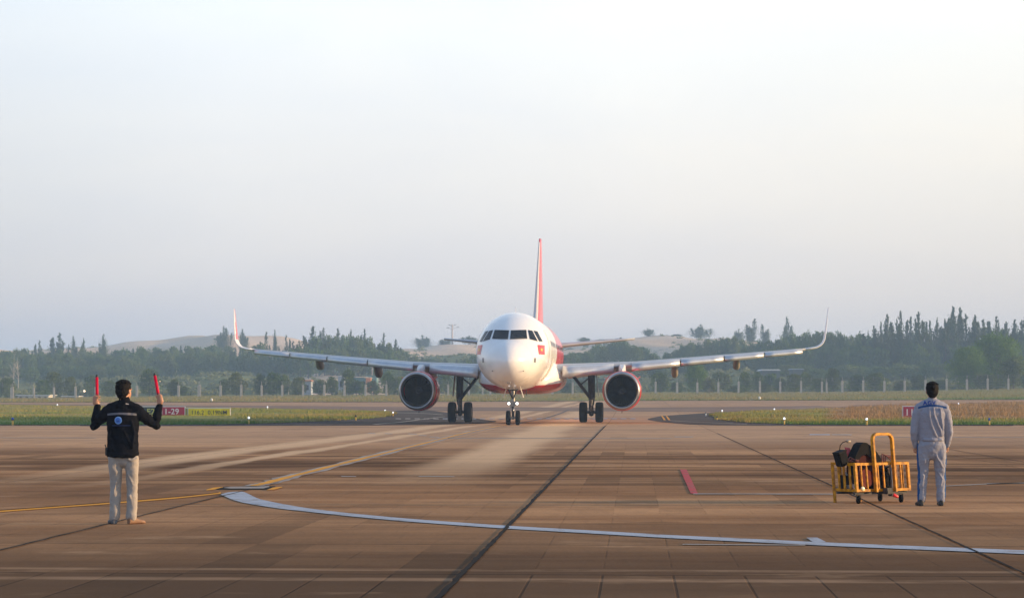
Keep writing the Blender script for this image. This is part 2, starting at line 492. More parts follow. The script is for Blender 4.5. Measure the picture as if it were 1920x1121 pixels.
isl_L = resample([(-900, 797.5, 752), (-300, 797.5, 756), (0, 797, 758.8), (200, 797, 762), (400, 796.2, 765), (500, 794.4, 766.5), (600, 790.4, 768.4), (700, 784.4, 770.7), (725, 781.5, 772.4), (738, 777.5, 776.5)], 160)
isl_R = resample([(1335, 780.6, 779.6), (1345, 787, 775), (1400, 793, 771.5), (1500, 796.4, 768.5), (1560, 796.8, 766), (1620, 797, 762.5), (1920, 797, 754.2), (2300, 797.4, 751), (2900, 797.4, 749)], 160)
far_G = resample([(-900, 757, 750), (0, 754.8, 747), (400, 753.9, 743.2), (760, 753.6, 742.8), (1200, 751.2, 736.6), (1560, 750.6, 736.2), (1920, 749, 730.9), (2900, 749, 730)], 140)
strip('grass_ground', isl_L, .05, GL)
strip('grass_ground', isl_R, .05, GR)
# far verge, reaches past the fence
V = []
for px, rn, rf in far_G:
    a = GP(px, rn).y
    for k in range(11):
        d = a + (424 - a) * k / 10; x = (px - 960) * d / F
        V.append((x, d, gz(x, d) + .06))
Fc = [(i * 11 + k, (i + 1) * 11 + k, (i + 1) * 11 + k + 1, i * 11 + k + 1) for i in range(len(far_G) - 1) for k in range(10)]
tag(npmesh('grass_verge', V, Fc, GF, smooth=True), kind='structure')

# asphalt shoulders round the islands
ASP = mat('shoulder_asphalt', (.055, .042, .034), rough=.9, spec=.08, noise=(.35, (.12, .085, .06), .8), bump=(8, .2))
sh_L = resample([(150, 798.2, 795), (400, 798.4, 794), (500, 798.2, 792), (600, 798, 788), (700, 797.6, 780), (738, 797, 770), (800, 796.4, 768.5), (850, 795.5, 775), (900, 794, 786), (930, 791, 789)], 80)
sh_R = resample([(1215, 787, 785), (1240, 791, 779.5), (1290, 795.5, 776.5), (1340, 797.2, 773), (1420, 797.9, 769), (1500, 798.2, 768), (1700, 798.2, 766), (1900, 798.2, 765)], 80)
strip('taxiway_shoulder', sh_L, .012, ASP)
strip('taxiway_shoulder', sh_R, .012, ASP)
DK = mat('taxiway_dark_surface', (.20, .125, .085), rough=.9, spec=.1, noise=(.12, (.32, .205, .135), .8))
strip('taxiway_surface', resample([(-900, 760, 755.8), (0, 760.5, 757), (400, 768, 759.8), (700, 772, 762), (850, 770, 763), (1150, 771, 764), (1400, 773, 762.5), (1560, 769, 760), (1920, 757, 753.4), (2900, 755, 752)], 120), .008, DK)

# painted lines
def ribbon(name, pts, m, off=.008, wpx=None, w=None, jitter=0):
    """pts = (px, row[, thickness in rows]) or with w a real width in metres"""
    bm = B(); L = []
    G = []
    for p in pts:
        G.append((GP(p[0], p[1]), p))
    for i, (g, p) in enumerate(G):
        if w:
            t = (G[min(i + 1, len(G) - 1)][0] - G[max(i - 1, 0)][0]).normalized()
            s = Vector((-t.y, t.x, 0)).normalized(); ww = (w if not isinstance(w, tuple) else w[0] + (w[1] - w[0]) * i / (len(G) - 1))
            j = s * rnd.uniform(-jitter, jitter)
            ww *= (1 + rnd.uniform(-.25, .25) * (1 if jitter else 0))
            a, b = g + s * ww / 2 + j, g - s * ww / 2 + j
        else:
            a, b = GP(p[0], p[1] - p[2] / 2), GP(p[0], p[1] + p[2] / 2)
        a.z = gz(a.x, a.y) + off; b.z = gz(b.x, b.y) + off
        L.append((bm.verts.new(a), bm.verts.new(b)))
    for i in range(len(L) - 1):
        bm.faces.new((L[i][0], L[i][1], L[i + 1][1], L[i + 1][0]))
    bmesh.ops.recalc_face_normals(bm, faces=bm.faces)
    for f in bm.faces:
        if f.normal.z < 0: f.normal_flip()
    return tag(obj(name, bm, m), kind='structure')
def dense(pts, n):
    a = np.array(pts, float); t = np.linspace(0, len(pts) - 1, n)
    # catmull style smoothing through linear interpolation of many points
    out_ = np.stack([np.interp(t, np.arange(len(pts)), a[:, k]) for k in range(a.shape[1])], 1)
    for _ in range(3): out_[1:-1] = (out_[:-2] + out_[1:-1] * 2 + out_[2:]) / 4
    return [tuple(r) for r in out_]
def paint(name, c, under, wear=.5, sc=5.0):
    """road paint cracked and rubbed through to the concrete"""
    m = mat(name, c, rough=.8, spec=.15); n = NT(m)
    a = n.noise(sc, 1, 1, 1, 8, .8, 3); b = n.noise(sc * .25, 1, 1, 1, 4, .6, 7)
    k = n.ss(n.m('ADD', n.m('MULTIPLY', a, .65), n.m('MULTIPLY', b, .35)), .60 - wear * .16, .66 - wear * .14)
    k2 = n.ss(b, .4, .65)
    cc = n.mix(n.m('MULTIPLY', k2, .35), c, tuple(v * .55 for v in c))
    n.base(n.mix(n.m('MULTIPLY', k, .85), cc, under)); return m
def worn(name, c, other, amt=.6, sc=3.0):
    return mat(name, c, rough=.6, noise=(sc, other, amt))
WHITE = paint('white_road_paint', (.40, .44, .50), (.24, .17, .12), .45, 6)
WORN = worn('worn_white_paint', (.40, .36, .32), (.26, .19, .14), .9, 1.0)
YEL = paint('yellow_road_paint', (.76, .33, .02), (.30, .17, .09), .35, 3)
REDP = paint('red_road_paint', (.50, .05, .06), (.24, .13, .09), .55, 5)
TAR = mat('tar_seal', (.010, .008, .007), rough=.9, spec=.08, noise=(2, (.03, .024, .020), .8))
GREYP = worn('grey_patch', (.30, .25, .20), (.22, .15, .10), .9, .8)
ribbon('painted_line', dense([(414, 927.5, .4), (424, 928, 8), (436, 930, 15), (457, 932.5, 21.5), (484, 941.8, 11.8), (526, 949.5, 9.5), (580, 957, 6.0), (650, 965, 5.6), (750, 974.5, 5.4), (850, 982, 5.4), (950, 989, 5.5), (1110, 998, 5.6), (1260, 1007, 5.7), (1400, 1013.5, 6), (1510, 1019, 6), (1660, 1025.5, 6.2), (1800, 1031, 6.5), (1920, 1036, 7), (2100, 1043, 7.5)], 120), WHITE, .009)
bm = B(); vs = [bm.verts.new(GP(a, b) + Vector((0, 0, .010))) for a, b in ((1512, 1009), (1532, 1008.6), (1549, 1017), (1524, 1017))]
bm.faces.new(vs); bmesh.ops.recalc_face_normals(bm, faces=bm.faces); tag(obj('painted_tick', bm, WHITE), kind='structure')
ribbon('painted_line', dense([(1280, 1021, 1.6), (1510, 1022.5, 1.8)], 8), GREYP)
ribbon('painted_line', dense([(-200, 972, 4.4), (0, 958.6, 4), (100, 951, 3.8), (200, 944, 3.5), (300, 936, 3.3), (350, 931.5, 3.2), (414, 924.5, 2.8)], 40), YEL, .009)
ribbon('seal_line', dense([(-200, 970, 1.3), (0, 957.6, 1.1), (200, 943, 1), (350, 930.6, .9), (410, 924, .7)], 30), TAR, .013)
ribbon('painted_line', [(387, 919, 1.6), (400, 916.5, 4), (418, 914, 2)], YEL, .009)
ribbon('painted_patch', [(405, 917.5, .6), (422, 915.5, 5.5), (500, 915, 6), (516, 912.5, 2)], TAR, .009)
ribbon('painted_patch', [(420, 915.3, .6), (432, 915, 3.4), (494, 914.6, 3.8), (505, 912.5, 2)], GREYP, .013)
ribbon('painted_line', [(500, 919.8, .6), (512, 917, 4.5), (529, 914, 1.2)], YEL, .014)
tw = [(474, 911.3), (500, 906), (525, 899), (560, 890), (600, 880), (650, 867.5), (700, 855), (760, 840), (820, 825), (870, 812.5), (920, 801), (950, 797)]
ribbon('worn_border', dense(tw, 40), GREYP, .008, w=.40, jitter=.04)
ribbon('painted_line', dense(tw, 40), YEL, .013, w=.17, jitter=.01)
ribbon('painted_line', dense([(950, 797), (990, 790), (1020, 785), (1052, 775), (1066, 768)], 20), mat('tyre_mark', (.09, .065, .05), rough=.8), .013, w=.22)
bm = B(); vs = [bm.verts.new(GP(a, b) + Vector((0, 0, .009))) for a, b in ((1275, 880.5), (1287.5, 880.5), (1308.5, 925.5), (1295, 925.5))]
bm.faces.new(vs); bmesh.ops.recalc_face_normals(bm, faces=bm.faces); tag(obj('red_painted_bar', bm, REDP), kind='structure')
for pts, m_ in (([(1300, 926, 1.2), (1565, 926.5, 1.2)], WORN), ([(1770, 911.5, 1.3), (1850, 907.5, 1.3), (1930, 905, 1.6)], GREYP), ([(1850, 907, 1.7), (1935, 905.5, 1.7)], WORN),
              ([(1518, 814.6, 1.6), (1556, 814.8, 1.6)], WHITE), ([(1560, 814.8, 1.4), (1597, 815, 1.4)], WORN), ([(1265, 819, 1.1), (1300, 819, 1.1)], WORN),
              ([(840, 821.6, .8), (1260, 821.8, .8)], GREYP), ([(0, 820.5, .7), (180, 820.8, .7)], GREYP), ([(1640, 819, .7), (1920, 820, .7)], GREYP), ([(640, 893, .9), (668, 893.6, .9)], WORN), ([(785, 893, .9), (852, 893.6, .9)], WORN)):
    ribbon('painted_line', pts, m_)
for k in range(10):
    a = 764 + k * 0; 
for (x0, x1, y) in ((690, 704, 812), (722, 736, 812.5), (766, 782, 813), (786, 800, 816), (806, 824, 819)):
    ribbon('painted_dash', [(x0, y, .8), (x1, y + .8, .8)], WORN)
for k in range(26):
    x0 = 742 + k * 17.6
    if x0 > 1190: break
    ribbon('painted_dash', [(x0, 785.2, 1.2), (x0 + 10, 785.3, 1.2)], WHITE if k > 4 else WORN, .02)
ribbon('painted_line', [(1010, 784, .8), (1190, 784.2, .8)], worn('faded_red_paint', (.28, .12, .09), (.22, .15, .11), .8), .012)
ribbon('painted_line', dense([(700, 796), (760, 791), (800, 785), (832, 781.5)], 14), worn('pale_taxi_line', (.36, .31, .22), (.2, .16, .12), .9), .02, w=.25, jitter=.05)
ribbon('painted_line', dense([(735, 773.6, .6), (790, 774.6, .6), (830, 777.5, .6)], 8), GREYP, .02)
for dx in (0, 8.5):
    bm = B(); vs = [bm.verts.new(GP(a + dx, b) + Vector((0, 0, .022))) for a, b in ((1239.5, 779.8), (1242.5, 779.8), (1248.5, 787.8), (1244.5, 787.8))]
    bm.faces.new(vs); bmesh.ops.recalc_face_normals(bm, faces=bm.faces); tag(obj('painted_dash', bm, YEL), kind='structure')
ribbon('painted_line', dense([(1255, 788.5, .5), (1300, 791.5, .5), (1400, 795.5, .5)], 12), GREYP, .02)
# sealed joints that run away from the camera
def joint(u, rows, w, jit=.02, n=60):
    pts = []
    r0, r1 = rows
    for k in range(n):
        D = 6699 / (r0 - HY) * ((6699 / (r1 - HY)) / (6699 / (r0 - HY))) ** (k / (n - 1))
        X = u + KX * D
        pts.append((960 + X / D * F, HY + 6699 / D))
    ribbon('sealed_joint', pts, TAR, .012, w=w, jitter=jit)
joint(-1.49, (1200, 798), (.050, .060), .009, 260)
joint(3.36, (1200, 812), (.028, .036), .005, 160)
joint(-6.3, (1200, 905), .03, .015)
joint(9.0, (1200, 838), .04, .01)

# ------------------------------------------------------------------ dunes behind the airfield
def dune_mat():
    m = mat('dune_sand', (.5, .4, .3), rough=1, spec=0); n = NT(m)
    a = n.noise(1, .02, .02, .02, 5, .6, 4); b = n.noise(1, .11, .11, .11, 5, .7, 8); c_ = n.noise(1, .6, .6, .6, 4, .7, 2)
    sand = n.mix(n.ss(a, .4, .6), (.64, .47, .32), (.72, .56, .41))
    veg = n.mix(n.ss(c_, .4, .6), (.115, .145, .060), (.20, .21, .095))
    low = n.m('SUBTRACT', 1.0, n.ss(n.y, 640, 850))     # scrub thins out up the dunes
    px_ = n.m('DIVIDE', n.x, n.y)     # an open sandy hollow behind the bushes left of the aircraft
    hol = n.m('MULTIPLY', n.m('MULTIPLY', n.ss(px_, -.105, -.085), n.m('SUBTRACT', 1.0, n.ss(px_, -.035, -.02))), n.m('SUBTRACT', 1.0, n.ss(n.y, 600, 660)))
    k = n.ss(n.m('SUBTRACT', n.m('ADD', n.m('MULTIPLY', b, .8), n.m('MULTIPLY', low, .42)), n.m('MULTIPLY', hol, .36)), .50, .58)
    n.base(n.mix(k, sand, veg)); return m
xs2 = np.concatenate([[-3080, -1200, -600], np.arange(-420, 421, 5), [600, 1200, 3080]])
ys2 = np.concatenate([np.arange(396.5, 450, 6), np.arange(450, 1000, 7), [1020, 1060, 1120, 1200, 1300, 1400, 1600, 2400]])
DUNE = grid_sheet('sand_hills', xs2, ys2, 0, dune_mat())
# ------------------------------------------------------------------ foliage
def leaf_mat(name, c1, c2, c3):
    m = mat(name, c1, rough=.75, spec=.15); n = NT(m)
    a = n.noise(.45, 1, 1, 1, 3, .6, 3)
    oi = n.t.nodes.new('ShaderNodeObjectInfo')
    c = n.mix(n.ss(a, .38, .62), c1, c2)
    c = n.mix(n.m('MULTIPLY', oi.outputs['Random'], .55), c, c3)
    n.base(c)
    tr = n.t.nodes.new('ShaderNodeBsdfTranslucent'); n.t.links.new(c, tr.inputs[0])
    ms = n.t.nodes.new('ShaderNodeMixShader'); ms.inputs[0].default_value = .35
    o = n.t.nodes['Material Output']
    n.t.links.new(n.b.outputs[0], ms.inputs[1]); n.t.links.new(tr.outputs[0], ms.inputs[2]); n.t.links.new(ms.outputs[0], o.inputs[0])
    return m
LEAF = leaf_mat('broadleaf_foliage', (.060, .125, .028), (.115, .185, .042), (.15, .17, .05))
LEAFB = leaf_mat('bush_foliage', (.035, .085, .015), (.14, .21, .030), (.13, .13, .03))
BIGL = leaf_mat('big_tree_foliage', (.035, .110, .012), (.15, .25, .024), (.09, .17, .018))
NEEDLE = leaf_mat('needle_foliage', (.045, .085, .035), (.075, .115, .040), (.10, .12, .045))
SCRUBM = leaf_mat('scrub_foliage', (.13, .18, .065), (.22, .25, .10), (.26, .25, .12))
DRY = leaf_mat('dry_foliage', (.22, .19, .09), (.30, .24, .11), (.16, .17, .07))
BARK = mat('bark', (.13, .10, .075), rough=.9, noise=(2, (.07, .055, .04), 1))
PALEBARK = mat('pale_bark', (.42, .38, .33), rough=.9)

def quads(C, U, V_):
    """leaf quads from centres and half-axes"""
    n = len(C)
    v = np.stack([C - U - V_, C + U - V_, C + U + V_, C - U + V_], 1).reshape(-1, 3)
    f = np.arange(n * 4).reshape(n, 4)
    return v, f
def rand_dirs(n):
    d = nr.normal(size=(n, 3)); return d / np.linalg.norm(d, axis=1)[:, None]
def crown_round(h, w, nleaf, leaf, base=.22, clumps=16, squash=1.0):
    """leaf clumps over an irregular crown of height h and width w, base = height where it starts (share)"""
    C = []
    cs = []
    for k in range(clumps):
        t = (k + .5) / clumps
        z = h * (base + (1 - base) * (.12 + .74 * t ** .9))
        prof = math.sin(math.pi * min(1, (.22 + .72 * t))) ** .7
        a = k * 2.4 + nr.uniform(-.5, .5)
        rr = w / 2 * prof * nr.uniform(.35, .72)
        cs.append((rr * math.cos(a), rr * math.sin(a), z, w * nr.uniform(.16, .27), h * nr.uniform(.10, .16)))
    per = nleaf // clumps
    for (x, y, z, rw, rh) in cs:
        d = rand_dirs(per); rad = nr.uniform(.55, 1.08, per)[:, None]
        C.append(np.array([x, y, z]) + d * rad * np.array([rw, rw, rh * 1.1]))
    C = np.concatenate(C)
    U = rand_dirs(len(C)); W = np.cross(U, rand_dirs(len(C))); W /= np.linalg.norm(W, axis=1)[:, None]
    s = nr.uniform(.5, 1.2, len(C))[:, None] * leaf
    return quads(C, U * s, W * s * .6)
def crown_needle(h, w, nleaf, spires=5, base=.12):
    """feathery upright crown of casuarina: leaning leaders, each with rising side sprays"""
    C, U = [], []
    nb = 40
    per = max(4, nleaf // (spires * nb))
    for k in range(spires):
        a = nr.uniform(0, 6.28); off = 0 if k == 0 else w * nr.uniform(.10, .40)
        hh = h if k == 0 else h * nr.uniform(.62, .97) * (1 - off / w * .3)
        x0, y0 = off * math.cos(a), off * math.sin(a)
        lx, ly = nr.normal(0, .035, 2) * h
        for q in range(nb):
            t = base + (1 - base) * ((q + nr.uniform(0, 1)) / nb)
            ax = np.array([x0 * (.75 + .25 * t) + lx * t * t, y0 * (.75 + .25 * t) + ly * t * t, hh * t])
            az = nr.uniform(0, 6.28); up = nr.uniform(.5, 1.7)
            L = (w * .50 * (1 - t) ** .85 * nr.uniform(.25, 1.25) + h * .012)
            d = np.array([math.cos(az), math.sin(az), up]); d /= np.linalg.norm(d)
            u = nr.uniform(0, 1, per)[:, None]
            p = ax + d * L * u + nr.normal(0, 1, (per, 3)) * (L * .14 + h * .0035)
            p[:, 2] = np.minimum(p[:, 2], h)
            C.append(p)
            dd = d + nr.normal(0, .35, (per, 3)); U.append(dd / np.linalg.norm(dd, axis=1)[:, None])
    C = np.concatenate(C); U = np.concatenate(U)
    W = np.cross(U, rand_dirs(len(C))); W /= np.linalg.norm(W, axis=1)[:, None]
    s = nr.uniform(.5, 1.25, len(C))[:, None] * h * .0125
    return quads(C, U * s * 1.15, W * s * .5)
def trunk_mesh(name, h, r, limbs, m, lean=.05, base=.2, spread=.3):
    bm = B()
    top = Vector((nr.uniform(-lean, lean) * h, nr.uniform(-lean, lean) * h, h * .9))
    pts = [Vector((0, 0, -.4)), Vector((0, 0, 0)), top * .35 + Vector((nr.uniform(-.02, .02) * h, 0, 0)), top * .7, top]
    tube(bm, pts, [r * 1.4, r * 1.15, r * .8, r * .45, r * .12], 7)
    for k in range(limbs):
        t = nr.uniform(base, .75); p = top * t; a = k * 2.4 + nr.uniform(-.4, .4)
        d = Vector((math.cos(a), math.sin(a), nr.uniform(.45, 1.0))); L = h * spread * (1.05 - t) * nr.uniform(.8, 1.3)
        tube(bm, [p, p + d * L * .5, p + d * L + Vector((0, 0, L * .15))], [r * .45 * (1 - t * .5), r * .28, r * .07], 5)
    o = obj(name, bm, m, smooth=True)
    me = o.data; bpy.data.objects.remove(o)
    return me
def crown_me(name, vf, m):
    o = npmesh(name, vf[0], vf[1], m, link=False); me = o.data; bpy.data.objects.remove(o); return me
PROTO = {}
def proto(kind, variants):
    L = []
    for k in range(variants):
        if kind == 'round':     # unit: height 10
            L.append((crown_me('crown', crown_round(10, 10.5, 1900, .34, .10, 20), LEAF), trunk_mesh('trunk', 9, .22, 7, BARK)))
        elif kind == 'needle':
            L.append((crown_me('crown', crown_needle(10, 7.0, 5600, 5 + k % 3), NEEDLE), trunk_mesh('trunk', 9.6, .16, 9, BARK, .03)))
        elif kind == 'wide':    # broad group of casuarinas with many spires
            L.append((crown_me('crown', crown_needle(10, 12, 10000, 10, .05), NEEDLE), trunk_mesh('trunk', 9.0, .2, 9, BARK, .03)))
        elif kind == 'sparse':
            L.append((crown_me('crown', crown_needle(10, 7.0, 4200, 4, .25), NEEDLE), trunk_mesh('trunk', 9.8, .15, 12, BARK, .03, .2, .34)))
        elif kind == 'bush':    # unit: height 4
            L.append((crown_me('crown', crown_round(4, 4.4, 2100, .12, .04, 18), LEAFB), trunk_mesh('trunk', 3.4, .07, 7, BARK)))
        elif kind == 'big':
            L.append((crown_me('crown', crown_round(10, 15, 9000, .19, .05, 40), BIGL), trunk_mesh('trunk', 9, .3, 12, BARK)))
        elif kind == 'bare':
            L.append((None, trunk_mesh('trunk', 10, .16, 16, PALEBARK, .03, .3, .32)))
        elif kind == 'dry':
            L.append((crown_me('crown', crown_needle(4, 4, 1500, 6, .02), DRY), trunk_mesh('trunk', 3, .05, 5, BARK)))
    PROTO[kind] = L
for kd, nv in (('round', 6), ('needle', 6), ('wide', 3), ('sparse', 3), ('bush', 6), ('big', 2), ('bare', 2), ('dry', 2)): proto(kd, nv)
UNIT = dict(round=(10, 10.5), needle=(10, 7.4), wide=(10, 13), sparse=(10, 6.6), bush=(4, 4.4), big=(10, 15), bare=(10, 5), dry=(4, 4))
NAME = dict(round='broadleaf_tree', needle='casuarina_tree', wide='casuarina_tree', sparse='casuarina_tree', bush='bush', big='broadleaf_tree', bare='dead_tree', dry='dry_shrub')
CAT = dict(round='tree', needle='tree', wide='tree', sparse='tree', bush='bush', big='tree', bare='tree', dry='shrub')
LMS = [(0, 'beyond the left edge'), (60, 'at the left edge of the photo'), (120, 'above the low white shed'), (170, 'left of the left wand'), (210, 'behind the left wand'), (265, 'above the head of the marshaller'),
       (310, 'behind the right wand'), (360, 'just right of the right wand'), (430, 'above the yellow sign'), (480, 'behind the left winglet'), (540, 'inboard of the left winglet'), (590, 'above the outermost left fairing'),
       (640, 'above the teal shed'), (690, 'left of the middle left fairing'), (740, 'above the middle left fairing'), (800, 'above the left engine'), (850, 'left of the left tailplane'), (960, 'behind the left tailplane'),
       (1060, 'behind the fuselage'), (1120, 'right of the fuselage'), (1170, 'left above the right engine'), (1215, 'at the right tailplane tip'), (1260, 'right above the right engine'), (1310, 'above the inner right fairing'),
       (1360, 'between both right fairings'), (1410, 'above the outer right fairing'), (1465, 'over the pale-roofed house'), (1520, 'left of the right winglet'), (1570, 'behind the right winglet'), (1620, 'right of the right winglet'),
       (1670, 'above the yellow cart'), (1720, 'left above the worker'), (1770, 'straight above the worker'), (1820, 'right above the worker'), (1880, 'over the big round tree'), (5000, 'at the right edge of the photo')]
def where(px):
    for a, t in LMS:
        if px < a: return t
tree_count = 0
def tree(kind, px, top, D, wpx=None, label=None, group=None):
    """tree whose top is at row `top`; wpx = width in photo pixels"""
    global tree_count
    x = (px - 960) * D / F
    g = gz(x, D) - .1
    h = CH + (HY - top) * D / F - g
    if h < .4: return
    uh, uw = UNIT[kind]
    sz = h / uh * (1.04 if kind in ('round', 'bush', 'big') else 1.0)
    sw = (wpx * D / F) / uw if wpx else sz * nr.uniform(.85, 1.15)
    cm, tm = PROTO[kind][rnd.randrange(len(PROTO[kind]))]
    e = empty(NAME[kind], (x, D, g), rnd.uniform(0, 6.28), label, CAT[kind], group)
    e.scale = (sw, sw, sz)
    for nm, me in (('trunk', tm), ('crown', cm)):
        if me:
            c = bpy.data.objects.new(nm, me); col.objects.link(c); c.parent = e
    tree_count += 1
    return e

# distinct trees on the skyline and by the fence
T = tree
G1 = 'casuarinas standing on the skyline'
for a in [
    ('needle', 75, 638, 780, 18, 'small dark casuarina alone on the skyline near the left edge of the photo'),
    ('needle', 113, 624, 760, 30, 'tall dark casuarina, highest of the three left of the marshaller'),
    ('needle', 137, 630, 760, 18, 'slim casuarina between two others left of the marshaller, middle of the three'),
    ('sparse', 156, 634, 760, 14, 'thin see-through casuarina, rightmost of the three left of the marshaller'),
    ('wide', 193, 627, 740, 38, 'broad many-topped casuarina above the marshaller left wand'),
    ('wide', 420, 611, 820, 38, 'broad casuarina on the dune crest just left of the left winglet'),
    ('needle', 456, 617, 820, 22, 'ragged casuarina just right of the left winglet on the dune crest'),
    ('needle', 497, 623, 700, 18, 'bare-sided casuarina over the outer left wing'),
    ('sparse', 515, 619, 730, 13, 'thin casuarina on the dune, first tree left of the dark wood'),
    ('needle', 537, 628, 690, 16, 'narrow casuarina at the left edge of the dark tall wood'),
    ('needle', 583, 612, 640, 34, 'tall casuarina with several peaks at the left of the dark wood'),
    ('wide', 605, 615, 640, 46, 'broad dark casuarina in the middle of the tall wood over the left wing'),
    ('needle', 635, 616, 640, 22, 'pointed casuarina in the middle of the dark wood over the left wing'),
    ('needle', 655, 618, 650, 22, 'pointed casuarina right of the broad one over the left wing'),
    ('sparse', 684, 617, 660, 20, 'leggy casuarina with see-through crown over the left wing'),
    ('needle', 718, 624, 660, 20, 'small ragged casuarina left of the far radio mast'),
    ('needle', 742, 636, 640, 22, 'low casuarina above the left engine pylon'),
    ('wide', 792, 628, 950, 50, 'faint hazy casuarina clump left of the far radio mast'),
    ('wide', 880, 629, 950, 50, 'faint hazy casuarina clump right of the far radio mast'),
    ('wide', 835, 634, 930, 40, 'low faint casuarina clump under the left arm of the far radio mast'),
    ('wide', 1130, 636, 880, 36, 'low faint casuarina clump over the middle of the right tailplane'),
    ('needle', 1165, 632, 860, 20, 'small hazy casuarina close to the tip of the right tailplane'),
    ('wide', 1270, 626, 900, 30, 'small hazy clump on the pale dune between two larger clumps'),
    ('wide', 1096, 632, 900, 50, 'faint casuarina clump over the right tailplane'),
    ('wide', 1215, 615, 900, 36, 'hazy casuarina clump standing on the dune right of the tailplane tip'),
    ('wide', 1313, 608, 900, 56, 'wide casuarina clump alone on the pale dune crest over the right wing'),
    ('wide', 1385, 616, 860, 30, 'low hazy casuarina at the right end of the pale dune'),
    ('needle', 1412, 598, 820, 24, 'tall casuarina spire right of the pale dune'),
    ('needle', 1431, 608, 820, 20, 'casuarina with twin tops beside the tall spire'),
    ('needle', 1474, 594, 800, 26, 'tall candle-shaped casuarina left of the right winglet'),
    ('bare', 1505, 606, 700, 10, 'bare dead pole of a tree sticking out of the wood left of the right winglet'),
    ('bare', 25, 655, 560, 16, 'pale leafless tree standing against the dark wood at the far left'),
    ('bare', 34, 662, 560, 14, 'pale leafless tree leaning beside its twin at the far left'),
]:
    T(a[0], a[1], a[2], a[3], a[4] * (1.75 if a[0] != 'wide' else 1.1), a[5], G1)
G2 = 'feathery treetops of the high wood on the right'
for px, top, w, k in ((1640, 611, 22, 'needle'), (1664, 590, 26, 'needle'), (1682, 599, 20, 'needle'), (1691, 583, 24, 'needle'), (1708, 594, 24, 'needle'), (1722, 586, 26, 'sparse'), (1744, 602, 20, 'sparse'), (1757, 596, 18, 'needle'), (1772, 599, 24, 'sparse'),
                   (1788, 576, 30, 'sparse'), (1800, 578, 26, 'sparse'), (1812, 590, 26, 'needle'), (1829, 591, 26, 'needle'), (1845, 600, 24, 'needle'), (1868, 594, 28, 'needle'), (1886, 604, 24, 'sparse'), (1902, 600, 24, 'sparse'), (1918, 596, 26, 'needle'), (1940, 600, 26, 'needle'), (1652, 604, 18, 'sparse'), (1700, 600, 20, 'needle'), (1735, 604, 20, 'needle'), (1856, 604, 20, 'sparse'), (1780, 590, 20, 'needle')):
    T(k, px, top, 590 + rnd.uniform(-15, 25), w * 2.2, ('see-through' if k == 'sparse' else 'dense') + (' tall' if top < 592 else (' low' if top > 600 else '')) + ' feathery casuarina top, high right wood, ' + where(px), G2)
q_ = 1622
while q_ < 1960:
    T('needle', q_, np.interp(q_, [1622, 1660, 1720, 1760, 1800, 1860, 1960], [622, 606, 600, 610, 594, 604, 606]) + rnd.uniform(-5, 6), 605, rnd.uniform(48, 76), ('broad' if q_ % 2 < 1 else 'narrow') + ' casuarina in second rank, high right wood, ' + where(q_), G2)
    q_ += rnd.uniform(12, 20)
# rows of the hazy wood
def wood(x0, x1, step, tops, D, dD, kinds, label, group, jw=(24, 38), jt=4):
    px = x0
    while px < x1:
        top = np.interp(px, [t[0] for t in tops], [t[1] for t in tops]) + rnd.uniform(-jt, jt)
        kd = rnd.choice(kinds); ww = rnd.uniform(*jw)
        base_ = np.interp(px, [t[0] for t in tops], [t[1] for t in tops])
        adj = 'broad' if ww > sum(jw) / 2 + 3 else ('slim' if ww < sum(jw) / 2 - 3 else '')
        adj2 = 'taller' if top < base_ - 1 else ('lower' if top > base_ + 1 else '')
        T(kd, px, top, D + rnd.uniform(-dD, dD), ww, (adj + ' ' + adj2 + ' ').strip() + ' ' + ('rounded tree' if kd == 'round' else 'pointed tree') + ', ' + label + ', ' + where(px), group)
        px += step * rnd.uniform(.75, 1.25)
GA = 'trees of the hazy wood on the left'
wood(-60, 560, 15, [(-60, 656), (0, 657), (130, 660), (250, 655), (330, 652), (480, 650), (560, 652)], 690, 20, ['round', 'round', 'round', 'needle'], 'back row', GA, (26, 42))
wood(-60, 560, 19, [(-60, 668), (480, 664), (560, 664)], 640, 20, ['round'], 'middle row', GA, (30, 46))
wood(-60, 290, 24, [(-60, 688), (300, 684)], 600, 15, ['round'], 'front row', GA, (34, 50))
GB = 'trees of the tall dark wood over the left wing'
wood(550, 730, 13, [(550, 636), (600, 630), (660, 632), (690, 638), (730, 646)], 630, 15, ['round', 'needle'], 'back row', GB, (26, 40))
wood(550, 760, 17, [(550, 655), (650, 652), (760, 662)], 600, 15, ['round'], 'front row', GB, (30, 46))
wood(735, 900, 18, [(735, 656), (780, 668), (830, 672), (900, 668)], 640, 20, ['round', 'needle'], 'hazier back row', 'low trees left of the fuselage', (26, 40))
wood(770, 1000, 22, [(770, 686), (1000, 684)], 560, 20, ['round'], 'lowest row', 'low trees left of the fuselage', (34, 50), 5)
GC = 'round trees between the tailplane and the dune'
wood(1060, 1232, 15, [(1060, 668), (1120, 650), (1160, 640), (1200, 646), (1225, 664)], 640, 20, ['round'], 'back row', GC, (28, 42))
wood(1040, 1260, 20, [(1040, 680), (1250, 680)], 580, 20, ['round'], 'front row', GC, (34, 50))
GD = 'round trees in front of the pale dune'
wood(1250, 1400, 14, [(1250, 662), (1300, 642), (1345, 638), (1380, 634), (1400, 640)], 650, 15, ['round'], 'dune-side back row', GD, (22, 34), 4)
wood(1240, 1420, 18, [(1240, 674), (1420, 664)], 600, 15, ['round'], 'dune-side front row', GD, (34, 48))
GE = 'trees of the hazy wood on the right'
wood(1400, 1640, 14, [(1400, 648), (1460, 634), (1500, 628), (1545, 622), (1580, 624), (1595, 634), (1620, 626), (1640, 634)], 620, 12, ['round'], 'back row', GE, (28, 42), 3)
wood(1400, 1660, 18, [(1400, 664), (1500, 650), (1660, 650)], 590, 12, ['round'], 'middle row', GE, (36, 50))
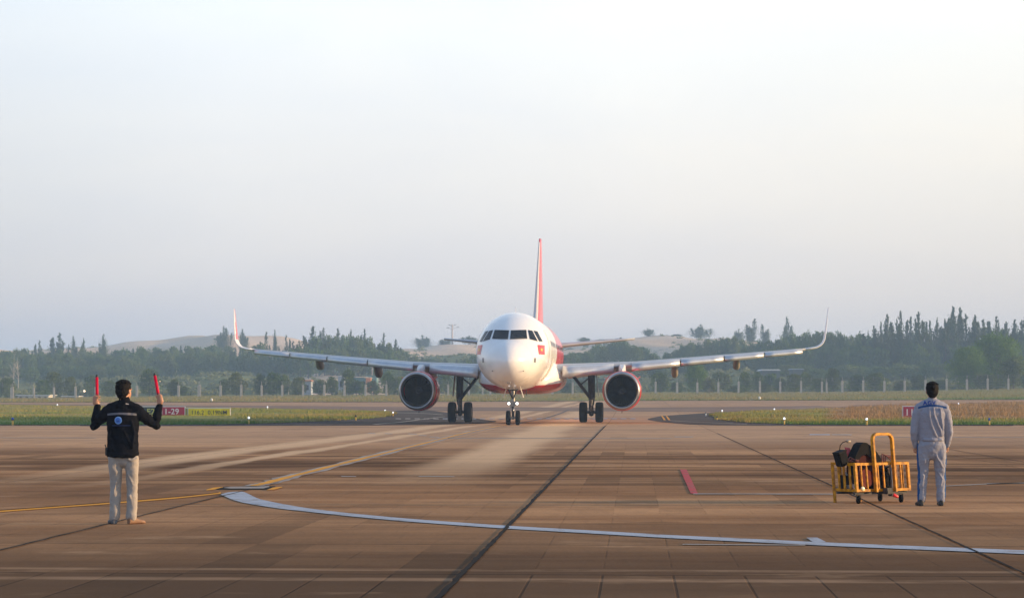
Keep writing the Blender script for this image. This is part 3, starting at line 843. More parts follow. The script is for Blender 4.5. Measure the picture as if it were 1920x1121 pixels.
wood(1420, 1960, 24, [(1420, 690), (1960, 684)], 550, 12, ['round'], 'front row', GE, (44, 62), 6)
wood(1630, 1990, 15, [(1630, 624), (1700, 622), (1760, 628), (1800, 610), (1860, 618), (1990, 618)], 610, 15, ['needle', 'needle', 'round'], 'high back row', 'dim trees low in the high wood on the right', (26, 40))
wood(1650, 1990, 20, [(1650, 650), (1990, 645)], 580, 15, ['round', 'needle'], 'high middle row', 'dim trees low in the high wood on the right', (36, 52))

# bushes and small trees right behind the fence
G3 = 'bushes behind the perimeter fence'
for k, px, top, D, w, lab in [
    ('bush', 13, 708, 408, 36, 'dusty round bush behind the fence at the far left'),
    ('bush', 100, 696, 420, 40, 'pale green tree-like bush behind the fence left of the marshaller'),
    ('bush', 80, 712, 412, 30, 'low bush at the foot of the pale green one left of the marshaller'),
    ('bush', 133, 706, 415, 36, 'dark bush behind the fence left of the left wand'),
    ('bush', 172, 704, 425, 34, 'bush behind the fence just left of the left wand'),
    ('bush', 205, 713, 415, 36, 'low bush behind the fence between wand and head'),
    ('bush', 228, 711, 430, 30, 'low bush behind the head of the marshaller'),
    ('bush', 281, 692, 418, 50, 'tall round dark bush behind the right wand'),
    ('bush', 327, 711, 412, 34, 'dark low bush right of the right wand behind the fence'),
    ('bush', 345, 724, 420, 22, 'little bush between two fence posts right of the wand'),
    ('bush', 420, 710, 416, 22, 'small bush left of the upright one over the yellow sign'),
    ('bush', 444, 698, 410, 40, 'upright bush behind the fence over the yellow sign'),
    ('bush', 487, 700, 412, 26, 'bush left of the long bright hedge-like bush'),
    ('bush', 512, 698, 412, 44, 'bright bush in the middle of the hedge-like row behind the fence'),
    ('bush', 532, 702, 414, 28, 'bush at the right end of the hedge-like row'),
    ('bush', 560, 706, 408, 32, 'dark bush left of the small sunlit hut'),
    ('bush', 601, 712, 412, 34, 'dark bush right of the small sunlit hut'),
    ('bush', 622, 706, 414, 28, 'dark bush below the whitish shed'),
    ('bush', 654, 692, 410, 32, 'pointed yellowish bush in front of the long shed'),
    ('bush', 668, 712, 408, 40, 'dark bush below the long shed roof'),
    ('bush', 700, 714, 414, 34, 'dark bush below the teal shed'),
    ('bush', 728, 697, 410, 34, 'yellowish bush left of the left engine'),
    ('bush', 748, 706, 406, 36, 'green bush half behind the left engine'),
    ('bush', 835, 700, 420, 36, 'bush behind the left main gear'),
    ('bush', 880, 712, 415, 40, 'bush between left main gear and nose'),
    ('bush', 1062, 716, 418, 36, 'bush between nose and right main gear'),
    ('bush', 1098, 712, 415, 34, 'bush behind the right main gear'),
    ('bush', 1125, 716, 420, 30, 'bush left of the right engine'),
    ('bush', 1238, 698, 410, 44, 'rounded green bush just right of the right engine'),
    ('bush', 1268, 716, 412, 32, 'low bush right of the rounded one by the right engine'),
    ('big', 1305, 680, 416, 46, 'tall loose bush below the right wing fairing'),
    ('bush', 1330, 708, 408, 34, 'bush right of the tall loose one'),
    ('bush', 1352, 697, 450, 46, 'hazy pale bush further back below the right wing'),
    ('bush', 1396, 696, 412, 26, 'upright brown-green bush below the outer right wing fairing'),
    ('bush', 1385, 722, 406, 44, 'low bush in front of the upright brown-green one'),
    ('bush', 1432, 718, 410, 34, 'low brownish bush between fence posts'),
    ('bush', 1420, 697, 445, 30, 'hazy bush left of the pale-roofed dim house'),
    ('bush', 1446, 700, 440, 38, 'hazy bush in front of the pale-roofed dim house'),
    ('bush', 1510, 698, 440, 34, 'hazy bush in front of the small dim house by the right wing tip'),
    ('bush', 1462, 708, 412, 30, 'dark bush left of the clipped dark one'),
    ('bush', 1490, 700, 410, 36, 'dense dark bush with a flat top behind the fence'),
    ('bush', 1535, 708, 412, 34, 'hazy bush between the flat-topped one and the light green one'),
    ('bush', 1562, 690, 430, 34, 'light green bush below the right winglet'),
    ('bush', 1605, 703, 420, 40, 'dusty bush left of the broad one behind the cart'),
    ('bush', 1642, 699, 412, 52, 'broad dark bush behind the fence above the cart'),
    ('bush', 1690, 713, 415, 40, 'brownish low bush left of the head of the worker'),
    ('bush', 1722, 704, 420, 40, 'reddish bush left of the head of the worker'),
    ('bush', 1765, 712, 415, 40, 'low bush right of the head of the worker'),
    ('big', 1815, 650, 420, 80, 'lower left mass of the big dark green tree at the right edge'),
    ('big', 1868, 626, 432, 116, 'big dark green tree with rounded top at the right edge'),
    ('bush', 1900, 668, 416, 70, 'olive bush in front of the big tree at the right edge'),
    ('bush', 1850, 700, 410, 60, 'low bush at the foot of the big tree'),
    ('bush', 1940, 690, 410, 60, 'olive bush cut off by the right edge of the photo'),
    ('dry', 1331, 726, 400, 16, 'yellow flowering weed in front of the fence below the right wing'),
    ('dry', 1411, 730, 400, 20, 'pale dry shrub in front of the fence below the outer fairing'),
    ('dry', 1424, 733, 400, 18, 'small pale dry shrub right beside the other dry shrub'),
]:
    T(k, px, top, D, w, lab, G3)

# scrub that nobody could count: one object
def tufts(name, pts, size, leaf, per, m, kindlab, flat=.6):
    C = []
    for (x, y, s) in pts:
        d = rand_dirs(per) * nr.uniform(.4, 1, per)[:, None]; d[:, 2] = np.abs(d[:, 2]) * flat
        C.append(np.array([x, y, gz(x, y) - .05]) + d * s)
    C = np.concatenate(C)
    U = rand_dirs(len(C)); W = np.cross(U, rand_dirs(len(C))); W /= np.linalg.norm(W, axis=1)[:, None]
    sc = nr.uniform(.5, 1.3, len(C))[:, None] * leaf
    v, f = quads(C, U * sc, W * sc * .6)
    return tag(npmesh(name, v, f, m), kindlab[0], kindlab[1], kind='stuff')
pts = []
for _ in range(1500):
    D = nr.uniform(425, 640); px = nr.uniform(-80, 2000); x = (px - 960) * D / F
    if 480 < px < 860 and 480 < D < 600 and rnd.random() < .72: continue
    pts.append((x, D, nr.uniform(.7, 2.0)))
tufts('scrub', pts, 1, .30, 46, SCRUBM, ('dense low green scrub covering the ground behind the fence', 'scrub'))
pts = []
for _ in range(1500):
    D = nr.uniform(680, 930); px = nr.uniform(-80, 2000); x = (px - 960) * D / F
    if 180 < px < 640 and D > 760 and rnd.random() < .93: continue
    if 1210 < px < 1400 and D > 780 and rnd.random() < .6: continue
    if math.sin(px * .021 + D * .013) + math.sin(px * .05 + 1) * .6 < -.3: continue
    pts.append((x, D, nr.uniform(.5, 1.5)))
tufts('dune_scrub', pts, 1, .26, 34, SCRUBM, ('patchy scrub dotted over the pale sand dunes', 'scrub'))

# grass blades on the verges
def blades(name, cols, n, h, wd, m, label, tall=None, far=None):
    a = np.array(cols, float)
    A = np.array([(GP(c[0], c[1]).y, (far if far else GP(c[0], c[2]).y)) for c in cols])
    # choose columns in proportion to strip area
    i = nr.integers(0, len(cols), n)
    px = a[i, 0] + nr.uniform(-.5, .5, n) * (a[1, 0] - a[0, 0])
    t = nr.uniform(0, 1, n) ** 1.25
    D = A[i, 0] + (A[i, 1] - A[i, 0]) * t
    x = (px - 960) * D / F
    z = np.array([gz(p, q) for p, q in zip(x, D)])
    hh = h * nr.uniform(.4, 1.25, n)
    patch = .75 + .35 * np.sin(x * .35 + D * .21) + .25 * np.sin(x * .11 - D * .37 + 1)
    hh *= patch
    hh = np.where((px > 258) & (px < 438) & (D > 140) & (D < 185), hh * .45, hh)
    if tall: hh *= tall(px, D)
    ang = nr.uniform(0, math.pi, n); w = wd * nr.uniform(.6, 1.4, n)
    dx, dy = np.cos(ang) * w / 2, np.sin(ang) * w / 2
    lx, ly = nr.normal(0, .28, n) * hh, nr.normal(0, .28, n) * hh
    v = np.stack([np.stack([x - dx, D - dy, z], 1), np.stack([x + dx, D + dy, z], 1), np.stack([x + lx, D + ly, z + .05 + hh], 1)], 1).reshape(-1, 3)
    f = np.arange(n * 3).reshape(n, 3)
    return tag(npmesh(name, v, f, m), label[0], 'grass', kind='stuff')
blades('grass', isl_L, 90000, .17, .045, GL, ('rough green and straw-coloured grass growing on the island left of the aircraft',))
blades('grass', isl_R, 90000, .17, .045, GR, ('reddish and golden grass growing on the island right of the aircraft',), tall=lambda px, D: np.where((px > 1590) & (D > 150), 1.7, 1.0))
blades('grass', far_G, 60000, .24, .08, GF, ('rough verge grass growing along the foot of the perimeter fence',), far=402)
# ------------------------------------------------------------------ airliner
# local frame: +Y towards the tail, origin on the ground between the main wheels; s = distance from the nose
JET = empty('passenger_jet', (0.786, 134.0, 0), -R(3.32), 'white and red twin-engined airliner taxiing nose-on in the middle of the picture', 'airliner')
S0 = 17.71
def M_white():
    m = mat('white_paint_red_livery', (.86, .86, .86), rough=.22, spec=.5, coat=.3); n = NT(m)
    s = n.m('ADD', n.y, S0)
    sl = n.m('SUBTRACT', s, n.m('MULTIPLY_ADD', n.z, .9, 10.2))
    k = n.ss(sl, 0, .04)
    under = n.m('MULTIPLY', n.ss(s, 8.0, 8.1), n.m('SUBTRACT', 1.0, n.ss(n.m('SUBTRACT', n.z, n.m('MULTIPLY', s, .05)), 1.45, 1.48)))
    k = n.m('MAXIMUM', k, under)
    dirt = n.noise(1.4, 1, .25, 1, 6, .65, 3)
    c = n.mix(k, (.86, .86, .85), (.55, .018, .030))
    c = n.mix(n.m('MULTIPLY', n.ss(dirt, .5, .75), n.m('SUBTRACT', .42, n.m('MULTIPLY', n.ss(n.z, 2.0, 4.0), .36))), c, (.36, .31, .25))
    # panel seams: radome ring and frames
    seams = None
    for q in (1.32, 4.6, 7.3, 9.9):
        d = n.m('SUBTRACT', 1.0, n.ss(n.m('ABSOLUTE', n.m('SUBTRACT', s, q)), .004, .014))
        seams = d if seams is None else n.m('MAXIMUM', seams, d)
    c = n.mix(n.m('MULTIPLY', seams, .45), c, (.25, .25, .26))
    n.base(c); return m
WHT = M_white()
FAIR = mat('fairing_paint', (.84, .84, .83), rough=.25, coat=.2)
nf = NT(FAIR)
kk = nf.m('SUBTRACT', 1.0, nf.ss(nf.m('SUBTRACT', nf.z, nf.m('MULTIPLY', nf.m('ADD', nf.y, S0), .085)), 1.20, 1.25))
nf.base(nf.mix(kk, (.84, .84, .83), (.50, .016, .026)))
REDP2 = mat('red_aircraft_paint', (.60, .022, .030), rough=.25, coat=.3)
GREYW = mat('wing_grey', (.42, .44, .47), rough=.35, noise=(1.2, (.30, .31, .33), .6))
SLAT = mat('slat_metal', (.62, .64, .67), rough=.28, metal=.55, noise=(2.0, (.45, .46, .48), .5))
METAL = mat('bare_metal', (.42, .42, .43), rough=.34, metal=1, noise=(3, (.36, .35, .34), .6))
DARKM = mat('dark_gear_metal', (.035, .035, .037), rough=.6, spec=.2, noise=(9, (.08, .075, .07), .6))
GEARM = mat('gear_metal', (.34, .34, .33), rough=.4, metal=.4, noise=(12, (.15, .14, .13), .7))
CHROME = mat('chrome', (.8, .8, .8), rough=.12, metal=1)
TYRE = mat('tyre_rubber', (.008, .008, .009), rough=.9, spec=.1, bump=(30, .1))
GLASS = mat('cockpit_glass', (.012, .015, .020), rough=.10, spec=.10)
BLACK = mat('black_interior', (.010, .011, .014), rough=.7)
FAND = mat('fan_blade', (.007, .007, .010), rough=.6, metal=0, spec=.1)
LAMPM = mat('lit_landing_light', (.9, .9, .9), emit=(1, .97, .9), estr=3)

ST = [0, .04, .12, .3, .6, 1, 1.5, 2, 2.4, 2.8, 3.3, 4, 5, 6, 7, 9, 12, 15, 18, 21, 24, 26, 28, 30, 32, 34, 35.5, 36.8, 37.4]
HWD = [.02, .20, .36, .60, .86, 1.10, 1.32, 1.49, 1.60, 1.69, 1.77, 1.86, 1.93, 1.965, 1.975, 1.975, 1.975, 1.975, 1.975, 1.975, 1.97, 1.90, 1.75, 1.50, 1.20, .86, .60, .38, .2]
TOP = [3.27, 3.45, 3.60, 3.83, 4.05, 4.22, 4.40, 4.66, 4.88, 5.09, 5.34, 5.60, 5.82, 5.92, 5.96, 5.97, 5.97, 5.97, 5.97, 5.97, 5.97, 5.96, 5.92, 5.84, 5.74, 5.60, 5.45, 5.25, 5.10]
BOT = [3.23, 3.07, 2.93, 2.72, 2.51, 2.33, 2.18, 2.07, 2.01, 1.96, 1.92, 1.88, 1.85, 1.84, 1.83, 1.83, 1.83, 1.83, 1.83, 1.83, 1.86, 2.0, 2.3, 2.75, 3.3, 3.85, 4.3, 4.6, 4.8]
def sec(s): return np.interp(s, ST, HWD), np.interp(s, ST, TOP), np.interp(s, ST, BOT)
# smooth the profile a little
sv = np.concatenate([np.array([0, .02, .06, .12, .2, .3, .45, .6, .8]), np.arange(1, 9, .2), np.arange(9, 37.4, .6), [37.4]])
def smooth_prof(a):
    v = np.interp(sv, ST, a)
    for _ in range(2): v[12:-1] = (v[11:-2] + 2 * v[12:-1] + v[13:]) / 4
    return v
PW, PT, PB = smooth_prof(HWD), smooth_prof(TOP), smooth_prof(BOT)
def hull(s):
    return np.interp(s, sv, PW), np.interp(s, sv, PT), np.interp(s, sv, PB)
def hull_pt(s, a, off=0):
    w, t, b = hull(s); zc = 3.9 if s > 4 else None
    mid = (t + b) / 2; h = (t - b) / 2
    return Vector((w * math.cos(a) * (1 + off), s - S0, mid + h * math.sin(a) * (1 + off)))
bm = B()
rings(bm, [[hull_pt(s, 2 * math.pi * j / 72) for j in range(72)] for s in sv])
bmesh.ops.recalc_face_normals(bm, faces=bm.faces)
fus = obj('fuselage', bm, WHT, JET, smooth=True)
def on_hull(x, z, off=.012):
    """point of the nose skin seen from straight ahead at (x, z)"""
    lo, hi = 0.0, 14.0
    for _ in range(40):
        s = (lo + hi) / 2; w, t, b = hull(s); mid, h = (t + b) / 2, (t - b) / 2
        if (x / max(w, 1e-4)) ** 2 + ((z - mid) / max(h, 1e-4)) ** 2 > 1: lo = s
        else: hi = s
    s = (lo + hi) / 2
    e = .01
    w, t, b = hull(s); mid, h = (t + b) / 2, (t - b) / 2
    w2, t2, b2 = hull(s + e); mid2, h2 = (t2 + b2) / 2, (t2 - b2) / 2
    f = lambda X, Z, W, Mi, H: (X / W) ** 2 + ((Z - Mi) / H) ** 2
    g = Vector((2 * x / w ** 2, (f(x, z, w2, mid2, h2) - f(x, z, w, mid, h)) / e, 2 * (z - mid) / h ** 2)).normalized()
    return Vector((x, s - S0, z)) + g * off
def patch(name, q, m, parent, off=.012, n=8, thick=.02):
    """quad patch (4 corners in x, z) laid on the nose skin"""
    bm = B(); G = []
    for i in range(n + 1):
        row = []
        for j in range(n + 1):
            u, v = i / n, j / n
            x = (q[0][0] * (1 - u) + q[1][0] * u) * (1 - v) + (q[3][0] * (1 - u) + q[2][0] * u) * v
            z = (q[0][1] * (1 - u) + q[1][1] * u) * (1 - v) + (q[3][1] * (1 - u) + q[2][1] * u) * v
            row.append(bm.verts.new(on_hull(x, z, off)))
        G.append(row)
    for i in range(n):
        for j in range(n): bm.faces.new((G[i][j], G[i + 1][j], G[i + 1][j + 1], G[i][j + 1]))
    bmesh.ops.recalc_face_normals(bm, faces=bm.faces)
    if sum(f.normal.y for f in bm.faces) > 0: bmesh.ops.reverse_faces(bm, faces=bm.faces)
    return obj(name, bm, m, parent, smooth=True)
FRM = mat('window_frame_grey', (.30, .31, .33), rough=.5)
for sg in (1, -1):
    for q in ([(.055, 4.86), (.80, 4.895), (.885, 4.44), (.06, 4.40)], [(.90, 4.89), (1.10, 4.86), (1.39, 4.33), (1.02, 4.42)], [(1.17, 4.86), (1.34, 4.84), (1.615, 4.33), (1.47, 4.32)]):
        qq = [(x * sg, z) for x, z in q]
        cx = sum(p[0] for p in qq) / 4; cz = sum(p[1] for p in qq) / 4
        big = [(cx + (x - cx) * 1.05, cz + (z - cz) * 1.07) for x, z in qq]
        w = patch('windscreen_pane', qq, GLASS, JET, .022)
        patch('window_frame', big, FRM, w, .010)
    # wiper
    bm = B(); pts = [on_hull(sg * (.30 + .1 * k), 4.405 + .004 * k * k, .04) for k in range(5)]
    tube(bm, pts, .012, 6); obj('wiper', bm, DARKM, JET)
    # national flag: red field with a yellow star
    fl = patch('flag', [(1.40 * sg, 4.13), (1.72 * sg, 4.13), (1.74 * sg, 3.64), (1.49 * sg, 3.64)], mat('flag_red', (.62, .03, .03), rough=.3), JET, .012)
    bm = B(); c = bm.verts.new(on_hull(1.59 * sg, 3.885, .02)); ring = []
    for k in range(10):
        r = (.11, .045)[k % 2]; a = math.pi / 2 + k * math.pi / 5
        ring.append(bm.verts.new(on_hull((1.595 + r * .62 * math.cos(a)) * sg, 3.885 + r * math.sin(a), .02)))
    for k in range(10): bm.faces.new((c, ring[k], ring[(k + 1) % 10]))
    obj('star', bm, mat('flag_yellow', (.95, .62, .05), rough=.4), fl)
    # sensors on the cheeks
    patch('sensor_plate', [(1.28 * sg, 3.45), (1.36 * sg, 3.45), (1.35 * sg, 3.22), (1.27 * sg, 3.22)], mat('sensor_grey', (.12, .12, .13), rough=.5), JET, .01, 3)
    bm = B(); p = on_hull(.78 * sg, 2.79, .0); tube(bm, [p, p + Vector((sg * .02, -.10, -.02)), p + Vector((sg * .02, -.2, -.02))], .018, 8); obj('pitot_probe', bm, DARKM, JET)
    # cabin windows
    for k in range(34):
        s = 6.4 + k * .533
        if 12.0 < s < 12.4: continue
        bm = B(); v = []
        w, t, b = hull(s); mid, h = (t + b) / 2, (t - b) / 2
        for j in range(12):
            a = 2 * math.pi * j / 12
            zz = 4.30 + .165 * math.sin(a); x = w * math.sqrt(max(0, 1 - ((zz - mid) / h) ** 2)) + .006
            v.append(bm.verts.new((sg * x, s - S0 + .115 * math.cos(a), zz)))
        bm.faces.new(v if sg < 0 else list(reversed(v))); obj('cabin_window', bm, GLASS, JET)
    # forward door outline
    for s0_, s1_, z0, z1, nm in ((4.95, 5.80, 3.0, 4.95, 'cabin_door'), (8.0, 9.9, 2.35, 3.55, 'cargo_door')):
        if nm == 'cargo_door' and sg < 0: continue
        bm = B(); G = []
        for i in range(5):
            s = s0_ + (s1_ - s0_) * i / 4; row = []
            for j in range(9):
                zz = z0 + (z1 - z0) * j / 8; w, t, b = hull(s); mid, h = (t + b) / 2, (t - b) / 2
                row.append(bm.verts.new((sg * (w * math.sqrt(1 - ((zz - mid) / h) ** 2) + .010), s - S0, zz)))
            G.append(row)
        for i in range(4):
            for j in range(8): bm.faces.new((G[i][j], G[i + 1][j], G[i + 1][j + 1], G[i][j + 1]))
        obj(nm, bm, mat('door_paint', (.60, .57, .52), rough=.4) if nm == 'cargo_door' else mat('door_white', (.74, .74, .73), rough=.3), JET, smooth=True)
# antenna on the crown
bm = B(); prism(bm, [(0, 0), (.34, 0), (.30, .36), (.2, .36)], .03, lambda a, b, t: Vector((-.015 + t, 7.2 - S0 + a, 5.94 + b))); obj('antenna', bm, FAIR, JET)
bm = B(); prism(bm, [(0, 0), (.3, 0), (.25, -.3), (.12, -.3)], .03, lambda a, b, t: Vector((.5 + t, 8.6 - S0 + a, 1.86 + b))); obj('antenna', bm, DARKM, JET)

# belly fairing
bm = B(); rs = []
for s in np.linspace(10.2, 22.5, 34):
    k = min(1, (s - 10.2) / 2.6); k2 = min(1, (22.5 - s) / 4.5); e = math.sin(math.pi / 2 * min(k, 1)) ** .75 * math.sin(math.pi / 2 * k2) ** .7
    w = 1.15 + 1.22 * e; zt = 2.6 + .95 * e; zb = 1.98 - .36 * e; mid = (zt + zb) / 2; h = (zt - zb) / 2
    ring = []
    for j in range(48):
        a = 2 * math.pi * j / 48; c_, s_ = math.cos(a), math.sin(a)
        ring.append(Vector((w * math.copysign(abs(c_) ** .62, c_), s - S0, mid + h * math.copysign(abs(s_) ** .8, s_))))
    rs.append(ring)
rings(bm, rs); bmesh.ops.recalc_face_normals(bm, faces=bm.faces); obj('belly_fairing', bm, FAIR, JET, smooth=True)

# airfoil lofting
AF = [(0, 0), (.006, .16), (.02, .30), (.05, .46), (.10, .62), (.18, .76), (.3, .84), (.45, .78), (.62, .58), (.8, .32), (1, .02),
      (1, -.02), (.8, -.10), (.62, -.26), (.45, -.44), (.3, -.54), (.18, -.54), (.10, -.46), (.05, -.34), (.02, -.22), (.006, -.12)]
def section(x, s, z, chord, th, n=(0, 0, 1), c0=0.0, c1=1.0, tw=0, scale=1.0):
    """ring of an airfoil section: (x, s, z) = leading edge"""
    n = Vector(n).normalized(); out_ = []
    for c, t in AF:
        c = c0 + (c1 - c0) * c if c1 < 1 or c0 > 0 else c
        out_.append(Vector((x, s - S0 + c * chord, z - c * chord * tw)) + n * (t * th * chord * .62))
    return out_
def wing_at(x):
    """leading-edge station, leading-edge height, chord, thickness ratio at span x"""
    s = np.interp(x, [1.9, 6.4, 17], [11.7, 14.15, 19.75])
    c = np.interp(x, [1.9, 6.4, 16.2, 17], [6.3, 3.95, 1.62, 1.5])
    z = np.interp(x, [1.9, 6.4, 16.3], [2.92, 3.28, 4.24])
    t = np.interp(x, [1.9, 6.4, 17], [.135, .115, .10])
    return s, z, c, t
for sg in (1, -1):
    W = None
    bm = B(); rs = []
    for x in [1.3, 1.9, 3, 4, 5.2, 6.4, 8, 10, 12, 14, 15.4, 16.2]:
        s, z, c, t = wing_at(max(x, 1.9)); rs.append([Vector((v.x * sg, v.y, v.z)) for v in section(x, s, z, c, t, tw=.03)])
    rings(bm, rs); bmesh.ops.recalc_face_normals(bm, faces=bm.faces)
    W = obj('wing', bm, GREYW, JET, smooth=True)
    # extended slats
    for x0, x1 in ((2.35, 5.15), (6.15, 8.85), (8.93, 11.35), (11.43, 13.7), (13.78, 16.0)):
        bm = B(); rs = []
        for x in np.linspace(x0, x1, 5):
            s, z, c, t = wing_at(x); L = .30 + .085 * c
            ring = []
            hh = .34 * t * c + .09
            for a, b in ((0, -.55), (-.012, -.15), (.03, .30), (.16, .62), (.42, .86), (.75, .98), (1.0, 1.04), (1.0, 1.0), (.7, .80), (.42, .45), (.28, .0), (.20, -.5), (.12, -.92), (.05, -.95)):
                ring.append(Vector((x * sg, s - S0 - .30 + a * (L + .18), z - .115 + b * hh)))
            rs.append(ring)
        rings(bm, rs); bmesh.ops.recalc_face_normals(bm, faces=bm.faces)
        obj('slat', bm, SLAT, W, smooth=True)
    # slat track housings under the leading edge
    for x in (6.9, 9.6, 10.7, 12.9):
        s, z, c, t = wing_at(x); bm = B(); limb(bm, [(x * sg, s - S0 + .05, z - .20), (x * sg, s - S0 + .5, z - .22)], .055, 8); obj('slat_track', bm, DARKM, W, smooth=True)
    # sharklet
    path = [(16.2, 19.33, 4.23, 1.62), (16.55, 19.50, 4.27, 1.56), (16.9, 19.70, 4.35, 1.50), (17.12, 19.85, 4.47, 1.44), (17.28, 20.0, 4.64, 1.36), (17.38, 20.15, 4.86, 1.28), (17.44, 20.4, 5.2, 1.12), (17.55, 20.85, 5.9, .82), (17.68, 21.45, 6.72, .45)]
    if True:
        bm = B(); rs = []
        for i, (x, s, z, c) in enumerate(path):
            a, b = path[max(i - 1, 0)], path[min(i + 1, len(path) - 1)]
            tx, tz = b[0] - a[0], b[2] - a[2]; l = math.hypot(tx, tz)
            rs.append([Vector((v.x * sg, v.y, v.z)) for v in section(x, s, z, c, .10, n=(-tz / l, 0, tx / l))])
        rings(bm, rs); bmesh.ops.recalc_face_normals(bm, faces=bm.faces)
        mm = mat('sharklet_paint', (.70, .70, .71), rough=.3)
        o = obj('winglet', bm, mm, W, smooth=True, mats=[mm, REDP2])
        if sg < 0:
            for p in o.data.polygons:
                if p.center.z > 4.95 and (p.center.z > 6.55 or p.center.y > path[5][1] - S0 + (p.center.z - 4.86) * .72 + .14): p.material_index = 1
        else:
            for p in o.data.polygons:
                if p.center.z > 6.55 or (4.25 < p.center.z < 4.33 and False): p.material_index = 1
    # flap track fairings
    for x, dep in ((5.35, .72), (8.6, .74), (12.2, .62)):
        s, z, c, t = wing_at(x); bm = B(); rs = []
        y0 = s - S0 + c * .40; y1 = s - S0 + c + .75
        for i in range(16):
            u = i / 15; e = max(.05, math.sin(math.pi * (u * .86 + .06)) ** .55)
            zt = z - .03 - .10 * u; d = dep * e
            ring = []
            for j in range(20):
                a = 2 * math.pi * j / 20; c_, s_ = math.cos(a), math.sin(a)
                ring.append(Vector((x * sg + .20 * e * math.copysign(abs(c_) ** .7, c_), y0 + (y1 - y0) * u, zt - d / 2 - u * .18 + d / 2 * math.copysign(abs(s_) ** .8, s_))))
            rs.append(ring)
        rings(bm, rs); bmesh.ops.recalc_face_normals(bm, faces=bm.faces); obj('flap_fairing', bm, mat('fairing_grey', (.27, .24, .20), rough=.4), W, smooth=True)
    # lowered flaps behind the wing
    for x0, x1 in ((2.4, 6.2), (6.5, 12.6)):
        bm = B(); rs = []
        for x in np.linspace(x0, x1, 5):
            s, z, c, t = wing_at(x); cc = .20 * c + .12
            rs.append([Vector((v.x * sg, v.y, v.z)) for v in section(x, s + c * .96, z - .10, cc, .12, tw=.25)])
        rings(bm, rs); bmesh.ops.recalc_face_normals(bm, faces=bm.faces); obj('flap', bm, GREYW, W, smooth=True)
    # tailplane
    bm = B(); rs = []
    for x in np.linspace(.5, 6.22, 8):
        u = (x - .5) / 5.72
        rs.append([Vector((v.x * sg, v.y, v.z)) for v in section(x, 31.2 + 3.4 * u, 4.62 + .60 * u, 3.9 - 2.5 * u, .11)])
    rings(bm, rs); bmesh.ops.recalc_face_normals(bm, faces=bm.faces)
    tp = obj('tailplane', bm, GREYW, JET, smooth=True)
    # engine
    E = bpy.data.objects.new('engine', None)
    bm = B()
    ec = Vector((5.62 * sg, 0, 1.80))
    lathe(bm, [(13.0 - S0, 1.085), (13.9 - S0, 1.02), (14.5 - S0, .93), (14.6 - S0, .90), (14.5 - S0, .86), (13.5 - S0, .95), (12.5 - S0, .80), (11.4 - S0, .80), (11.30 - S0, .84), (11.02 - S0, 1.03), (11.4 - S0, 1.07), (12.2 - S0, 1.10)], ec, sx=.985, sz=1.015, close=True)
    bmesh.ops.recalc_face_normals(bm, faces=bm.faces)
    eng = obj('engine', bm, REDP2, JET, smooth=True)
    bm = B(); prof = []
    for k in range(17):
        a = math.pi * k / 16    # from outer skin round the highlight to the throat
        prof.append((10.92 - S0 - .30 * math.sin(a), .925 + (.105 if a < math.pi / 2 else .105) * math.cos(a)))
    prof += [(11.10 - S0, .81), (11.10 - S0, 1.028)]
    lathe(bm, prof, ec, sx=.985, sz=1.015, close=True); bmesh.ops.recalc_face_normals(bm, faces=bm.faces)
    obj('inlet_lip', bm, METAL, eng, smooth=True)
    bm = B(); lathe(bm, [(11.06 - S0, .812), (11.5 - S0, .80), (12.3 - S0, .80), (12.3 - S0, .79), (11.5 - S0, .79), (11.08 - S0, .80)], ec, close=True); bmesh.ops.recalc_face_normals(bm, faces=bm.faces); obj('inlet_duct', bm, mat('duct_grey', (.010, .011, .014), rough=.7, spec=.1), eng, smooth=True)
    bm = B()
    for k in range(30):
        a = 2 * math.pi * k / 30
        def bp(r, da, y): return ec + Vector((r * math.cos(a + da), y - S0, r * math.sin(a + da)))
        p = [bp(.24, -.06, 11.75), bp(.78, -.13, 11.68), bp(.78, .06, 11.95), bp(.24, .14, 11.98)]
        q = [v + Vector((0, .012, 0)) for v in p]
        va = [bm.verts.new(v) for v in p]; vb = [bm.verts.new(v) for v in q]
        bm.faces.new(va); bm.faces.new(vb[::-1])
        for i in range(4): bm.faces.new((va[i], vb[i], vb[(i + 1) % 4], va[(i + 1) % 4]))
    obj('fan', bm, FAND, eng)
    bm = B(); lathe(bm, [(11.35 - S0, .002), (11.42 - S0, .06), (11.55 - S0, .13), (11.75 - S0, .22), (11.9 - S0, .25), (12.0 - S0, .25)], ec, seg=28); bmesh.ops.recalc_face_normals(bm, faces=bm.faces); obj('spinner', bm, mat('spinner_grey', (.03, .03, .034), rough=.6, spec=.2), eng, smooth=True)
    bm = B(); pts = [ec + Vector(((.06 + .09 * k / 20) * math.cos(k * .3), 11.43 + .145 * k / 20 - S0 - .012, (.06 + .09 * k / 20) * math.sin(k * .3))) for k in range(21)]
    tube(bm, pts, .012, 5); obj('spinner_mark', bm, mat('mark_grey', (.12, .12, .12)), eng)
    bm = B(); lathe(bm, [(12.29 - S0, .80), (12.31 - S0, .80)], ec); obj('fan_duct_rear', bm, BLACK, eng)
    bm = B(); lathe(bm, [(14.0 - S0, .62), (15.0 - S0, .55), (15.7 - S0, .38), (15.72 - S0, .05)], ec, seg=32); obj('core_nozzle', bm, mat('nozzle_metal', (.25, .22, .2), rough=.35, metal=.9), eng, smooth=True)
    for side in (-1, 1):    # strakes
        a = R(38) if side > 0 else R(142)
        d = Vector((math.cos(a), 0, math.sin(a))); n_ = Vector((-math.sin(a), 0, math.cos(a))) * .012
        bm = B(); prism(bm, [(0, 0), (.75, 0), (.68, .22), (.30, .14)], 1, lambda p, q, t: ec + Vector((0, 11.7 - S0 + p, 0)) + d * (1.07 + q) + n_ * (t * 2 - 1)); obj('strake', bm, REDP2, eng)
